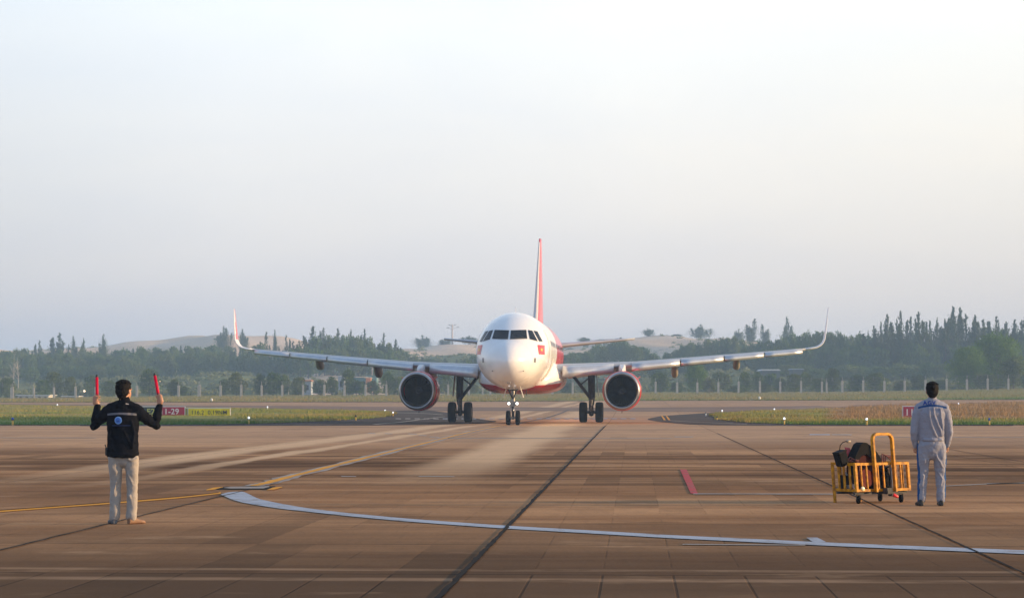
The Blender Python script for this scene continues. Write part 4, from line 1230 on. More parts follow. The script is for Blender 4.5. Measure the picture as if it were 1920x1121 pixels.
    bm = B(); tube(bm, [ec + Vector((0, 11.9 - S0, -1.09)), ec + Vector((0, 11.95 - S0, -1.22))], .018, 6); obj('drain_mast', bm, DARKM, eng)
    bm = B(); rs = []
    for y, zt, zb, w in ((11.9, 2.98, 2.7, .02), (12.25, 3.10, 2.6, .15), (13.0, 3.24, 2.6, .19), (14.0, 3.30, 2.6, .20), (15.5, 3.15, 2.5, .20), (17.2, 3.02, 2.62, .12), (18.2, 2.95, 2.8, .02)):
        rs.append([ec + Vector((w * c_, y - S0, (zt + zb) / 2 - 1.80 + (zt - zb) / 2 * s_)) for c_, s_ in ((-1, -1), (1, -1), (1, .7), (.6, 1), (-.6, 1), (-1, .7))])
    rings(bm, rs); bmesh.ops.recalc_face_normals(bm, faces=bm.faces); obj('pylon', bm, FAIR if False else mat('pylon_paint', (.62, .64, .66), rough=.35), eng, angle=.7)
    # main landing gear
    gx = 3.795 * sg
    bm = B()
    tube(bm, [(gx, .0, 2.95), (gx, 0, 2.0), (gx, 0, 1.35)], [.20, .185, .17], 16)
    tube(bm, [(gx, .0, 1.36), (gx, 0, .60)], .125, 14)
    tube(bm, [(gx - .50, 0, .585), (gx + .50, 0, .585)], .085, 12)
    limb(bm, [(gx, 0, .62), (gx, 0, .50)], .15, 12)
    tube(bm, [(gx + .17 * sg, -.05, 2.8), (gx + .19 * sg, -.05, 1.5), (gx + .12 * sg, -.02, 1.0)], .035, 8)
    tube(bm, [(gx - .12 * sg, -.15, 1.9), (gx - .12 * sg, -.15, .75)], .02, 6)
    gear = obj('main_landing_gear', bm, DARKM, JET, smooth=True)
    bm = B(); tube(bm, [(gx, -.17, 1.3), (gx, -.42, .98), (gx, -.15, .66)], [(.10, .03), (.05, .03), (.09, .03)], 8); obj('torque_link', bm, GEARM, gear)
    bm = B()
    tube(bm, [(gx - .10 * sg, 0, 1.45), (gx - .62 * sg, .05, 2.13), (gx - 1.15 * sg, .1, 2.80)], [.085, .095, .085], 10)
    tube(bm, [(gx - .05 * sg, 0, 2.62), (gx - .60 * sg, 0, 2.18)], .04, 8); tube(bm, [(gx - .60 * sg, 0, 2.18), (gx - .95 * sg, .05, 2.66)], .035, 8)
    obj('side_stay', bm, DARKM, gear, smooth=True)
    bm = B(); box(bm, (gx + .36 * sg, .15, 2.12), (.035, .72, 1.25), Matrix.Rotation(R(-6 * sg), 3, 'Y'), .01); obj('gear_door', bm, mat('gear_door_grey', (.20, .20, .20), rough=.5), gear)
    for dx in (-.465, .465):
        bm = B(); c = (gx + dx, 0, .585)
        lathe(bm, [(-.10, .27), (-.205, .33), (-.232, .42), (-.225, .50), (-.19, .558), (-.12, .582), (0, .588), (.12, .582), (.19, .558), (.225, .50), (.232, .42), (.205, .33), (.10, .27)], c, 'X', 40, close=True)
        bmesh.ops.recalc_face_normals(bm, faces=bm.faces)
        wh = obj('main_wheel', bm, TYRE, gear, smooth=True)
    bm = B()
    for dx in (-.465, .465):
        lathe(bm, [(-.16, .05), (-.17, .24), (-.20, .30), (-.10, .29), (.10, .29), (.20, .30), (.17, .24), (.16, .05)], (gx + dx, 0, .585), 'X', 28)
    obj('wheel_hubs', bm, GEARM, gear, smooth=True)

# fin
bm = B(); rs = []
for u in np.linspace(0, 1, 10):
    z = 5.55 + 6.23 * u; s = 29.1 + 6.1 * u + (-1.2 * max(0, .14 - u) / .14); c = 36.4 + .9 * u - s
    rs.append([Vector((p.z - 0, p.y, z)) for p in section(0, s, 0, c, .105 - .01 * u)])
rings(bm, rs); bmesh.ops.recalc_face_normals(bm, faces=bm.faces)
fin = obj('tail_fin', bm, REDP2, JET, smooth=True)
bm = B(); rs = []
for u in np.linspace(.10, .96, 8):
    z = 5.55 + 6.23 * u; s = 29.1 + 6.1 * u + (-1.2 * max(0, .14 - u) / .14); c = 36.4 + .9 * u - s
    n = [(.004, -.16), (.014, -.26), (.024, -.31), (.024, .31), (.014, .26), (.004, .16), (-.004, 0)]
    k = (.105 - .01 * u) * c * .66 * 1.0
    sym = [Vector((t * k, s - .02 - S0 + cc * c, z)) for cc, t in n]
    rs.append(sym)
rings(bm, rs); bmesh.ops.recalc_face_normals(bm, faces=bm.faces); obj('fin_leading_edge', bm, mat('leading_edge_grey', (.62, .60, .59), rough=.45), fin)

# nose gear
y0 = 5.07 - S0
bm = B()
tube(bm, [(0, y0, 2.0), (0, y0 - .02, 1.25)], .095, 14)
tube(bm, [(0, y0, 1.30), (0, y0, 1.05)], .115, 14)
tube(bm, [(0, y0, 1.06), (0, y0, .38)], .062, 12)
tube(bm, [(-.27, y0, .38), (.27, y0, .38)], .045, 10)
limb(bm, [(0, y0, .46), (0, y0, .36)], .075, 10)
box(bm, (0, y0 - .04, 1.02), (.26, .16, .10), None, .02); box(bm, (.10, y0 - .08, 1.14), (.10, .12, .22), None, .02); box(bm, (-.10, y0 - .06, .93), (.10, .10, .16), None, .02)
ng = obj('nose_landing_gear', bm, GEARM, JET, smooth=False, angle=.6)
bm = B()
for sg in (1, -1): tube(bm, [(.02 * sg, y0 - .1, 1.38), (.26 * sg, y0 - .35, 1.95)], .035, 8)
tube(bm, [(-.22, y0 - .2, 1.82), (.22, y0 - .2, 1.82)], .03, 8)
obj('drag_brace', bm, DARKM, ng, smooth=True)
bm = B(); tube(bm, [(0, y0 - .07, .95), (0, y0 - .27, .70), (0, y0 - .06, .47)], [(.07, .022), (.035, .022), (.06, .022)], 8); obj('torque_link', bm, DARKM, ng)
bm = B(); tube(bm, [(0, y0, 1.0), (0, y0, .5)], .064, 14); obj('piston', bm, CHROME, ng, smooth=True)
bm = B(); box(bm, (0, y0 + .05, 1.905), (.62, 1.5, .06), None, 0); obj('wheel_bay', bm, BLACK, ng)
for dx in (-.25, .25):
    bm = B()
    lathe(bm, [(-.06, .17), (-.10, .21), (-.118, .27), (-.112, .33), (-.09, .365), (-.05, .379), (0, .383), (.05, .379), (.09, .365), (.112, .33), (.118, .27), (.10, .21), (.06, .17)], (dx, y0, .382), 'X', 36, close=True)
    bmesh.ops.recalc_face_normals(bm, faces=bm.faces); wh = obj('nose_wheel', bm, TYRE, ng, smooth=True)
    bm = B(); lathe(bm, [(-.08, .03), (-.09, .15), (-.10, .19), (-.05, .18), (.05, .18), (.10, .19), (.09, .15), (.08, .03)], (dx, y0, .382), 'X', 24); obj('wheel_hub', bm, GEARM, ng, smooth=True)
for dx in (-.215, .215):
    bm = B(); lathe(bm, [(y0 + .10, .03), (y0 + .02, .085), (y0 - .10, .10), (y0 - .105, .085), (y0 - .09, .0)], (dx, 0, 1.13), 'Y', 18); o = obj('light_housing', bm, GEARM, ng, smooth=True)
    bm = B(); lathe(bm, [(y0 - .10, .070), (y0 - .125, .055), (y0 - .135, .0)], (dx, 0, 1.13), 'Y', 18); obj('landing_light', bm, LAMPM, ng, smooth=True)
    bm = B(); tube(bm, [(dx, y0, 1.13), (0, y0, 1.16)], .03, 8); obj('light_bracket', bm, GEARM, ng)
for sg in (1, -1):
    bm = B(); prism(bm, [(0, 0), (.55, 0), (.5, -.46), (.05, -.46)], .03, lambda a, b, t: Vector((sg * (.36 + t - b * .33), y0 + .15 + a, 1.90 + b))); obj('nose_gear_door', bm, mat('plain_white_paint', (.8, .8, .79), rough=.3), ng)
bm = B()
for sg in (1, -1):
    p = on_hull(.06 * sg, 2.20, .02); ball(bm, p, .035, 10, 8)
obj('hook_bolts', bm, METAL, JET, smooth=True)
# ------------------------------------------------------------------ people
SKIN = mat('skin', (.50, .27, .17), rough=.5, noise=(25, (.42, .20, .13), .5))
HAIR = mat('black_hair', (.006, .005, .005), rough=.7, spec=.15, bump=(60, .8))
def ell(bm, c, r, rot=None): ball(bm, Vector(c), r, 20, 14, rot)
def head_shapes(bm, c, yaw=0.0):
    """head facing +Y turned by yaw (negative = to the right)"""
    Rm = Matrix.Rotation(yaw, 3, 'Z'); c = Vector(c)
    L = lambda x, y, z: c + Rm @ Vector((x, y, z))
    ell(bm, L(0, -.012, .018), (.076, .094, .092), Rm)       # skull
    ell(bm, L(0, .030, -.038), (.060, .062, .072), Rm)       # face
    ell(bm, L(0, .050, -.088), (.034, .034, .026), Rm)       # chin
    limb(bm, [L(0, .090, .012), L(0, .104, -.022), L(0, .096, -.034)], [.008, .013, .014], 8)      # nose
    for s in (-1, 1):
        ell(bm, L(.026 * s, .080, .006), (.014, .012, .010), Rm)   # eyes
        limb(bm, [L(.012 * s, .094, .022), L(.042 * s, .084, .022)], .008, 8)     # brow
        ell(bm, L(.078 * s, -.004, -.012), (.010, .018, .030), Rm)  # ear
        ell(bm, L(.012 * s, .090, -.058), (.016, .010, .006), Rm)   # lips
def hand_grip(bm, rod0, rod1, s, wrist):
    """fist round a rod; s = +1 right hand, -1 left hand; back of the hand towards the camera"""
    rod0, rod1, wrist = Vector(rod0), Vector(rod1), Vector(wrist)
    ax = (rod1 - rod0).normalized()
    mid = rod0 + ax * .045
    back = Vector((s * .55, -.83, 0)).normalized()
    side = ax.cross(back).normalized()
    palm = mid + back * .030
    limb(bm, [wrist, wrist + (palm - wrist) * .5, palm - ax * .02], [(.029, .022), (.032, .021), (.036, .018)], 12)
    limb(bm, [palm - ax * .036, palm + ax * .038], [(.034, .017), (.032, .016)], 12)
    R_ = .031
    for k, (h, ln, r) in enumerate(((.037, 1.0, .0098), (.015, 1.08, .0102), (-.008, 1.0, .0098), (-.030, .84, .0086))):
        pts = []
        for q in range(6):
            a = (q / 5) * R(235) * ln - R(20)
            d = back * math.cos(a) + side * (-s) * math.sin(a) * 1.0
            pts.append(mid + ax * (h + .003 * q * (1 if k < 2 else -.5)) + d * (R_ - .0035 * (q > 3)))
        limb(bm, pts, [r, r, r * .97, r * .95, r * .9, r * .82], 8)
    # thumb leaves the side of the palm near its base and closes along the rod
    t0 = palm - ax * .030 + side * s * .026
    limb(bm, [palm - ax * .035 + side * s * .010, t0, mid + side * s * .036 + ax * .012 - back * .004, mid + side * s * .026 + ax * .046 - back * .016], [.014, .0135, .0115, .0095], 8)
def hand_relaxed(bm, wrist, d, s):
    """hand hanging from the wrist along d"""
    wrist = Vector(wrist); d = Vector(d).normalized(); side = Vector((0, 1, 0)); nrm = side.cross(d).normalized()
    side = d.cross(nrm).normalized()
    if side.y < 0: side = -side
    palm = wrist + d * .055
    limb(bm, [wrist, palm, wrist + d * .085], [(.022, .028), (.018, .040), (.015, .038)], 12, ref=nrm)
    inn = Vector((-s, 0, 0))
    for k, (o, ln) in enumerate(((.028, .070), (.010, .078), (-.009, .073), (-.027, .058))):
        b = wrist + d * .085 + side * o
        limb(bm, [b, b + d * ln * .45 + inn * .006, b + d * ln * .8 + inn * .020, b + d * ln + inn * .034], [.0098, .0095, .0088, .0078], 8)
    limb(bm, [wrist + d * .025 + side * .022, wrist + d * .055 + side * .045 + inn * .01, wrist + d * .085 + side * .050 + inn * .024], [.014, .0115, .009], 8)
def foot(bm, heel, toe, w=.045, h=.07):
    heel, toe = Vector(heel), Vector(toe); d = toe - heel
    limb(bm, [heel + Vector((0, 0, .045)), heel + d * .35 + Vector((0, 0, .045)), heel + d * .75 + Vector((0, 0, .034)), toe + Vector((0, 0, .030)) - d * .08],
         [(w * .85, .042), (w * .9, .044), (w, .033), (w * .85, .027)], 14, ref=Vector((0, 0, 1)).cross(d).normalized() * 1.0)
def shoe(name, heel, toe, ankle, m, parent):
    heel, toe, ankle = Vector(heel), Vector(toe), Vector(ankle); d = (toe - heel); u = d.normalized(); sd = Vector((-u.y, u.x, 0))
    bm = B()
    outline = [(-.02, 0, .034), (.0, 0, .040), (.25, 0, .040), (.5, 0, .043), (.75, 0, .049), (.92, 0, .042), (1.0, 0, .026)]
    for t, _, w in outline:
        pass
    rs = []
    for t, top, w in ((-.03, .030, .022), (.0, .070, .034), (.12, .085, .038), (.35, .082, .037), (.55, .062, .041), (.75, .050, .047), (.92, .040, .040), (1.0, .026, .024)):
        c = heel + d * t; ring = []
        for j in range(16):
            a = 2 * math.pi * j / 16; cx, cz = math.cos(a), math.sin(a)
            ring.append(c + sd * (w * math.copysign(abs(cx) ** .7, cx)) + Vector((0, 0, .002 + top / 2 + top / 2 * math.copysign(abs(cz) ** .75, cz))))
        rs.append(ring)
    rings(bm, rs)
    limb(bm, [heel + d * .12 + Vector((0, 0, .06)), ankle], [.040, .044], 12)
    bmesh.ops.recalc_face_normals(bm, faces=bm.faces)
    return remeshed(name, bm, m, .006, parent, 2)
def project_mark(o, body, cx, cz, off=.004, ysign=1):
    """lay a flat mesh (x right, y up) onto the back of a garment"""
    dg = bpy.context.evaluated_depsgraph_get()
    bv = BVHTree.FromObject(body, dg)
    bm = bmesh.new(); bm.from_mesh(o.data)
    bmesh.ops.triangulate(bm, faces=bm.faces)
    for _ in range(2):
        bmesh.ops.subdivide_edges(bm, edges=[e for e in bm.edges if e.calc_length() > .012], cuts=1)
        bmesh.ops.triangulate(bm, faces=bm.faces)
    for v in bm.verts:
        x, z, t = v.co.x + cx, v.co.y + cz, v.co.z
        h = bv.ray_cast(Vector((x, -1, z)), Vector((0, 1, 0)))
        y = h[0].y if h[0] else 0
        v.co = Vector((x, y - off - max(0, t) * .3, z))
    bm.to_mesh(o.data); bm.free()

# ---- marshaller
MX = GP(236, 982)
man = empty('person', (MX.x - .035, MX.y, 0), 0, 'person in black jacket and pale trousers raising a red wand in each hand', 'person')
LEl, LWr = (-.352, .085, 1.185), (-.330, .135, 1.405)
REl, RWr = (.372, .085, 1.190), (.418, .135, 1.410)
LR0, LR1 = (-.336, .150, 1.440), (-.343, .160, 1.785)
RR0, RR1 = (.420, .150, 1.455), (.354, .160, 1.805)
bm = B()
head_shapes(bm, (.020, .0, 1.600), R(-28))
limb(bm, [(.012, -.012, 1.42), (.018, -.004, 1.56)], [.060, .052], 14)
limb(bm, [(0, 0, .90), (0, 0, 1.05), (0, 0, 1.20), (0, 0, 1.29)], [(.14, .10), (.13, .09), (.15, .10), (.13, .08)], 18, ref=Vector((0, 1, 0)))
for s, el, wr in ((-1, LEl, LWr), (1, REl, RWr)):
    limb(bm, [(s * .13, 0, 1.37), (s * .18, .0, 1.36), el, wr], [.05, .048, .038, .026], 12)
    limb(bm, [(s * .09, 0, .88), (s * .095, .015, .48), (s * .098, 0, .08)], [.075, .05, .036], 12)
hand_grip(bm, LR0, LR1, -1, LWr); hand_grip(bm, RR0, RR1, 1, RWr)
for s, heel, toe in ((-1, (-.085, -.045, 0), (-.185, .19, 0)), (1, (.085, -.045, 0), (.235, .10, 0))):
    pass
body = remeshed('person_body', bm, SKIN, .0050, man, 2)
# jacket
JK = mat('black_jacket', (.007, .008, .012), rough=.9, spec=.06); n = NT(JK)
zc = n.m('ADD', n.z, n.m('MULTIPLY', n.m('MULTIPLY', n.x, n.x), .38))
band = n.m('MULTIPLY', n.m('LESS_THAN', n.m('ABSOLUTE', n.m('SUBTRACT', zc, 1.325)), .0125), n.m('MULTIPLY', n.m('LESS_THAN', n.m('ABSOLUTE', n.x), .175), n.m('LESS_THAN', n.y, 0.02)))
n.base(n.mix(band, (.007, .008, .012), (.15, .15, .17)))
bm = B()
tube(bm, [(-.003, .0, .795), (-.002, .0, .82), (-.003, .0, .87), (-.002, .0, .95), (0, .0, 1.08), (.0, -.005, 1.20), (0, -.010, 1.31), (0, -.006, 1.37)], [(.184, .122), (.190, .128), (.190, .128), (.188, .124), (.184, .120), (.192, .124), (.196, .120), (.165, .095)], 26, ref=Vector((0, 1, 0)))
for s in (-1, 1):
    limb(bm, [(s * .06, -.008, 1.425), (s * .13, -.004, 1.392), (s * .185, .0, 1.352)], [.058, .068, .074], 16)
    el, wr = (LEl, LWr) if s < 0 else (REl, RWr)
    el = Vector(el); wr = Vector(wr)
    limb(bm, [(s * .15, .0, 1.345), (s * .21, .01, 1.315), Vector((s * .30, .05, 1.245)), el + Vector((0, .0, .0)), el + (wr - el) * .45, wr - (wr - el) * .02], [.078, .074, .066, .062, .056, .043], 16)
    limb(bm, [el + Vector((-s * .05, -.01, .045)), el + Vector((s * .012, .01, -.012))], [.05, .052], 12)
limb(bm, [(.006, -.008, 1.40), (.014, -.010, 1.455), (.018, -.006, 1.485)], [(.09, .085), (.068, .066), (.064, .062)], 18, ref=Vector((0, 1, 0)))
limb(bm, [(-.17, .0, .835), (-.12, -.10, .835), (0, -.125, .835), (.12, -.10, .835), (.17, .0, .835)], .026, 10)   # hem
limb(bm, [(-.13, -.10, 1.22), (-.15, -.10, 1.05), (-.10, -.11, .90)], .016, 8)
limb(bm, [(.12, -.11, 1.24), (.15, -.10, 1.08), (.13, -.11, .92)], .016, 8)
limb(bm, [(.03, -.118, 1.12), (.09, -.122, 1.0), (.14, -.10, .93)], .015, 8)
jk = remeshed('jacket', bm, JK, .0075, man, 3, noise=(.06, .022))
# round emblem on the back
bm = B(); bmesh.ops.create_circle(bm, cap_ends=True, segments=36, radius=.045)
e1 = obj('emblem', bm, mat('emblem_rim', (.22, .42, .80), rough=.5), jk); project_mark(e1, jk, -.035, 1.245, .004)
bm = B(); bmesh.ops.create_circle(bm, cap_ends=True, segments=32, radius=.034)
e2 = obj('emblem_disc', bm, mat('emblem_blue', (.055, .19, .62), rough=.5), jk); project_mark(e2, jk, -.035, 1.245, .008)
bm = B()
for q in ([(-.016, -.012), (-.010, .006), (-.004, -.012)], [(-.004, -.006), (.004, .008), (.010, -.006), (.003, -.012)], [(.006, -.012), (.014, .004), (.018, -.010)]):
    bm.faces.new([bm.verts.new((a, b, 0)) for a, b in q])
e3 = obj('emblem_motif', bm, mat('emblem_dark', (.02, .06, .28), rough=.5), jk); project_mark(e3, jk, -.035, 1.243, .011)
bm = B(); bm.faces.new([bm.verts.new(p) for p in ((-.13, -.003, 0), (.13, -.003, 0), (.13, .003, 0), (-.13, .003, 0))])
e4 = obj('back_lettering_line', bm, mat('dull_blue_print', (.012, .03, .15), rough=.5), jk); project_mark(e4, jk, -.02, 1.183, .004)
bm = B(); bm.faces.new([bm.verts.new(p) for p in ((-.018, -.005, 0), (.018, -.012, 0), (.020, -.004, 0), (-.016, .004, 0))])
e5 = obj('collar_label', bm, mat('collar_label_grey', (.45, .42, .45), rough=.6), jk); project_mark(e5, jk, .062, 1.445, .005)
# trousers
def trousers(name, L, m, hips, parent, noise=(.09, .022), extra=()):
    bm = B()
    limb(bm, *hips, 24, ref=Vector((0, 1, 0)))
    for pts, r in L: limb(bm, pts, r, 18, ref=Vector((0, 1, 0)))
    for pts, r in extra: limb(bm, pts, r, 8)
    return remeshed(name, bm, m, .0075, parent, 3, noise)
PT_ = mat('cream_trousers', (.37, .335, .30), rough=.85, spec=.15)
trousers('trousers', [([(-.088, -.005, .86), (-.092, -.004, .72), (-.088, .012, .46), (-.096, .0, .22), (-.098, -.008, .085)], [(.095, .090), (.086, .083), (.066, .064), (.062, .061), (.064, .062)]),
                      ([(.086, -.005, .86), (.106, -.004, .72), (.112, .012, .46), (.108, .0, .22), (.100, -.008, .085)], [(.095, .090), (.086, .083), (.068, .066), (.064, .063), (.066, .064)])],
         PT_, ([(0, .0, .93), (0, .0, .86), (.003, .0, .80)], [(.165, .105), (.178, .11), (.165, .10)]), man,
         extra=[([(-.15, -.05, .84), (-.11, -.075, .70), (-.13, -.05, .62)], .014), ([(.04, -.085, .80), (.11, -.09, .76), (.17, -.06, .79)], .014), ([(.06, -.06, .62), (.11, -.06, .52), (.14, -.03, .42)], .013), ([(-.06, -.055, .55), (-.10, -.05, .40), (-.07, -.045, .25)], .012), ([(.09, -.06, .34), (.12, -.05, .24), (.08, -.055, .13)], .012)])
shoe('shoe', (-.088, -.05, 0), (-.180, .17, 0), (-.098, -.005, .11), mat('grey_shoe', (.10, .105, .12), rough=.6), man)
s2 = shoe('shoe', (.075, -.045, 0), (.245, .105, 0), (.098, -.005, .11), mat('tan_shoe', (.25, .135, .075), rough=.6), man)
# hair
def hair(c, yaw, parent, nape=.0):
    Rm = Matrix.Rotation(yaw, 3, 'Z'); c = Vector(c); L = lambda x, y, z: c + Rm @ Vector((x, y, z))
    bm = B()
    ell(bm, L(0, -.018, .034), (.090, .102, .088), Rm)
    ell(bm, L(0, -.040, -.012), (.084, .078, .086), Rm)
    ell(bm, L(0, -.048, -.062), (.060, .050, .048), Rm)
    ell(bm, L(.01, .0, .072), (.070, .082, .056), Rm)
    for k in range(30):
        a = k * 2.4; t = (k + .5) / 46; q = Vector((math.cos(a) * .088 * math.sqrt(t), -.02 + math.sin(a) * .098 * math.sqrt(t), .034 + .088 * math.sqrt(max(0, 1 - t))))
        d = Vector((q.x * .6, (q.y + .02) * .6, -.02)).normalized()
        limb(bm, [L(*q), L(*(q + d * .018 + Vector((0, 0, .004)))), L(*(q + d * .032))], [.010, .008, .004], 6)
    return remeshed('hair', bm, HAIR, .0045, parent, 1, noise=(.02, .006))
hair((.014, -.004, 1.606), R(-28), man)
# small pouch / antenna at the hip
bm = B(); box(bm, (-.196, .02, .87), (.035, .05, .10), None, .006); tube(bm, [(-.20, .0, .91), (-.215, -.005, .955)], .006, 6)
obj('radio', bm, mat('radio_black', (.02, .02, .02), rough=.5), man)
WANDR = mat('wand_red', (.50, .004, .030), rough=.5, spec=.1, emit=(1, .01, .08), estr=.08)
for (a, b, lab) in ((LR0, LR1, 'red light wand held straight up in the left hand of the marshaller'), (RR0, RR1, 'red light wand tilted inwards in the right hand of the marshaller')):
    a, b = Vector(a), Vector(b); d = (b - a)
    w = empty('signal_wand', man.location + a, 0, lab, 'wand', 'signal wands held by the marshaller')
    L = d.length; u = d.normalized()
    bm = B(); tube(bm, [u * .115, u * .13, u * (L - .022)], [.017, .0185, .0175], 16); obj('wand_tube', bm, WANDR, w, smooth=True)
    bm = B(); tube(bm, [-u * .02, u * .02, u * .085, u * .11, u * .118], [.013, .0155, .0155, .020, .019], 14); obj('handle', bm, mat('wand_handle', (.22, .012, .02), rough=.5), w, smooth=True)
    bm = B(); limb(bm, [u * (L - .022), u * (L - .004)], [.018, .013], 14); obj('cap', bm, mat('wand_cap', (.02, .015, .02), rough=.5), w, smooth=True)

# ---- worker in grey coverall
WX = GP(1748, 948)
wk = empty('person', (WX.x - .01, WX.y, 0), 0, 'person in light grey work suit with blue trim standing beside the yellow cart', 'person')
bm = B()
head_shapes(bm, (.006, .0, 1.605), 0)
limb(bm, [(.004, -.012, 1.42), (.006, -.006, 1.56)], [.058, .052], 14)
limb(bm, [(0, 0, .90), (0, 0, 1.05), (0, 0, 1.20), (0, 0, 1.29)], [(.14, .10), (.13, .09), (.15, .10), (.13, .08)], 18, ref=Vector((0, 1, 0)))
wl, wr = (-.215, .045, .845), (.222, .045, .850)
for s, w_ in ((-1, wl), (1, wr)):
    limb(bm, [(s * .12, 0, 1.38), (s * .18, .0, 1.37), (s * .245, -.01, 1.06), w_], [.05, .048, .036, .024], 12)
    limb(bm, [(s * .09, 0, .88), (s * .115, .015, .48), (s * .135, 0, .08)], [.075, .05, .036], 12)
    hand_relaxed(bm, w_, (-s * .12, .30, -1), s)
remeshed('person_body', bm, SKIN, .0050, wk, 2)
SH = mat('grey_work_jacket', (.29, .295, .35), rough=.85, spec=.15); n = NT(SH)
zc = n.m('ADD', n.z, n.m('MULTIPLY', n.m('MULTIPLY', n.x, n.x), .85))
b1 = n.m('MULTIPLY', n.m('LESS_THAN', n.m('ABSOLUTE', n.m('SUBTRACT', zc, 1.402)), .014), n.m('MULTIPLY', n.m('LESS_THAN', n.m('ABSOLUTE', n.x), .20), n.m('LESS_THAN', n.y, .03)))
n.base(n.mix(b1, (.29, .295, .35), (.018, .07, .21)))
bm = B()
limb(bm, [(0, .0, .955), (0, .0, 1.06), (.0, -.003, 1.18), (0, -.012, 1.30), (0, -.010, 1.37)], [(.186, .118), (.190, .120), (.194, .122), (.204, .122), (.178, .098)], 26, ref=Vector((0, 1, 0)))
for s, w_ in ((-1, wl), (1, wr)):
    w_ = Vector(w_)
    limb(bm, [(s * .05, -.010, 1.440), (s * .12, -.006, 1.408), (s * .178, .0, 1.365)], [.052, .060, .070], 16)
    limb(bm, [(s * .165, .0, 1.35), (s * .205, -.002, 1.28), (s * .232, -.008, 1.15), (s * .246, -.012, 1.03), (s * .238, .015, .93), w_ + Vector((0, 0, -.005))], [.078, .070, .060, .055, .048, .040], 16)
limb(bm, [(.004, -.010, 1.41), (.006, -.012, 1.46), (.008, -.008, 1.500)], [(.085, .080), (.066, .064), (.060, .060)], 18, ref=Vector((0, 1, 0)))
for z in (.925,):
    limb(bm, [(-.165, .0, z), (-.115, -.092, z), (0, -.118, z), (.115, -.092, z), (.165, .0, z)], .022, 10)
# long folds falling from the yoke to the right
limb(bm, [(-.055, -.125, 1.36), (-.050, -.128, 1.24), (-.020, -.128, 1.12), (.020, -.124, 1.02), (.05, -.11, .97)], [.014, .017, .019, .018, .014], 10)
limb(bm, [(.005, -.128, 1.37), (.015, -.130, 1.26), (.055, -.128, 1.16), (.105, -.115, 1.06), (.12, -.10, .98)], [.013, .016, .018, .018, .014], 10)
limb(bm, [(.10, -.115, 1.36), (.115, -.118, 1.22), (.135, -.105, 1.10), (.14, -.095, .99)], [.013, .016, .016, .013], 10)
sh = remeshed('work_jacket', bm, SH, .007, wk, 2, noise=(.055, .016))
t = textmesh('back_lettering', 'AGV', .078, mat('lettering_blue', (.010, .045, .26), rough=.6), sh, .001, bold=.003, space=1.15)
project_mark(t, sh, -.045, 1.435, .004)
PG = mat('grey_work_trousers', (.29, .295, .345), rough=.85, spec=.15); n = NT(PG)
st = n.m('MULTIPLY', n.m('LESS_THAN', n.m('ABSOLUTE', n.m('ADD', n.y, .012)), .030), n.m('GREATER_THAN', n.m('SUBTRACT', n.m('ABSOLUTE', n.x), n.m('MULTIPLY', n.z, .055)), .142))
n.base(n.mix(st, (.29, .295, .345), (.02, .08, .23)))
trousers('work_trousers', [([(-.095, -.005, .83), (-.113, -.004, .70), (-.120, .012, .46), (-.134, .0, .24), (-.143, -.006, .095)], [(.105, .105), (.096, .094), (.072, .068), (.064, .060), (.060, .058)]),
                      ([(.095, -.005, .83), (.113, -.004, .70), (.126, .012, .46), (.132, .0, .24), (.130, -.006, .095)], [(.105, .105), (.096, .094), (.074, .070), (.066, .064), (.062, .060)])],
         PG, ([(0, .0, .91), (0, -.01, .84), (.0, -.008, .78)], [(.175, .112), (.190, .125), (.175, .11)]), wk, noise=(.07, .024),
         extra=[([(-.18, -.04, .80), (-.13, -.09, .70), (-.10, -.08, .60)], .014), ([(.05, -.10, .70), (.11, -.09, .60), (.16, -.05, .52)], .014), ([(-.17, -.03, .50), (-.12, -.06, .42), (-.14, -.05, .30)], .013), ([(.09, -.05, .46), (.14, -.06, .38), (.11, -.055, .25)], .013), ([(-.16, -.04, .20), (-.12, -.05, .14)], .012), ([(.10, -.05, .20), (.15, -.04, .14)], .012)])
shoe('shoe', (-.150, -.055, 0), (-.165, .20, 0), (-.143, -.005, .11), mat('black_shoe', (.012, .012, .013), rough=.5), wk)
shoe('shoe', (.128, -.055, 0), (.150, .20, 0), (.130, -.005, .11), MATS['black_shoe'], wk)
hair((.004, -.006, 1.612), 0, wk)

# ------------------------------------------------------------------ yellow equipment cart
CY = mat('yellow_cart_paint', (.76, .33, .002), rough=.5, spec=.2, noise=(14, (.22, .075, .004), .9), bump=(20, .15))
CX = P(1608.5, 944.5, 33.0)
cart = empty('equipment_cart', (CX.x, 33.0, 0), R(35), 'yellow barred ground equipment cart with a tall hoop handle standing beside the worker', 'cart')
LN = Vector((-math.cos(R(35)), math.sin(R(35)), 0)) * .075
def ln(bm):
    for v in bm.verts: v.co += LN * v.co.z
    return bm
def sq(bm, a, b, w, d=None):
    """square bar from a to b"""
    a, b = Vector(a), Vector(b); t = (b - a).normalized(); d = d or w
    ref = Vector((0, 1, 0)) if abs(t.y) < .9 else Vector((0, 0, 1))
    u = ref.cross(t).normalized(); v = t.cross(u)
    rs = [[p + u * (w / 2 * i) + v * (d / 2 * j) for i, j in ((-1, -1), (1, -1), (1, 1), (-1, 1))] for p in (a, b)]
    rings(bm, rs)
LX, LY = 1.03, .47
def cpart(name, f, m, parent=None, **k):
    bm = B(); f(bm); ln(bm); bmesh.ops.recalc_face_normals(bm, faces=bm.faces); return obj(name, bm, m, parent or cart, **k)
def rails(bm, x0, y0, x1, y1):
    for z in (.19, .565):
        if x0 == x1: sq(bm, (x0, y0, z), (x1, y1, z), .008, .040)
        else: sq(bm, (x0, y0, z), (x1, y1, z), .036)
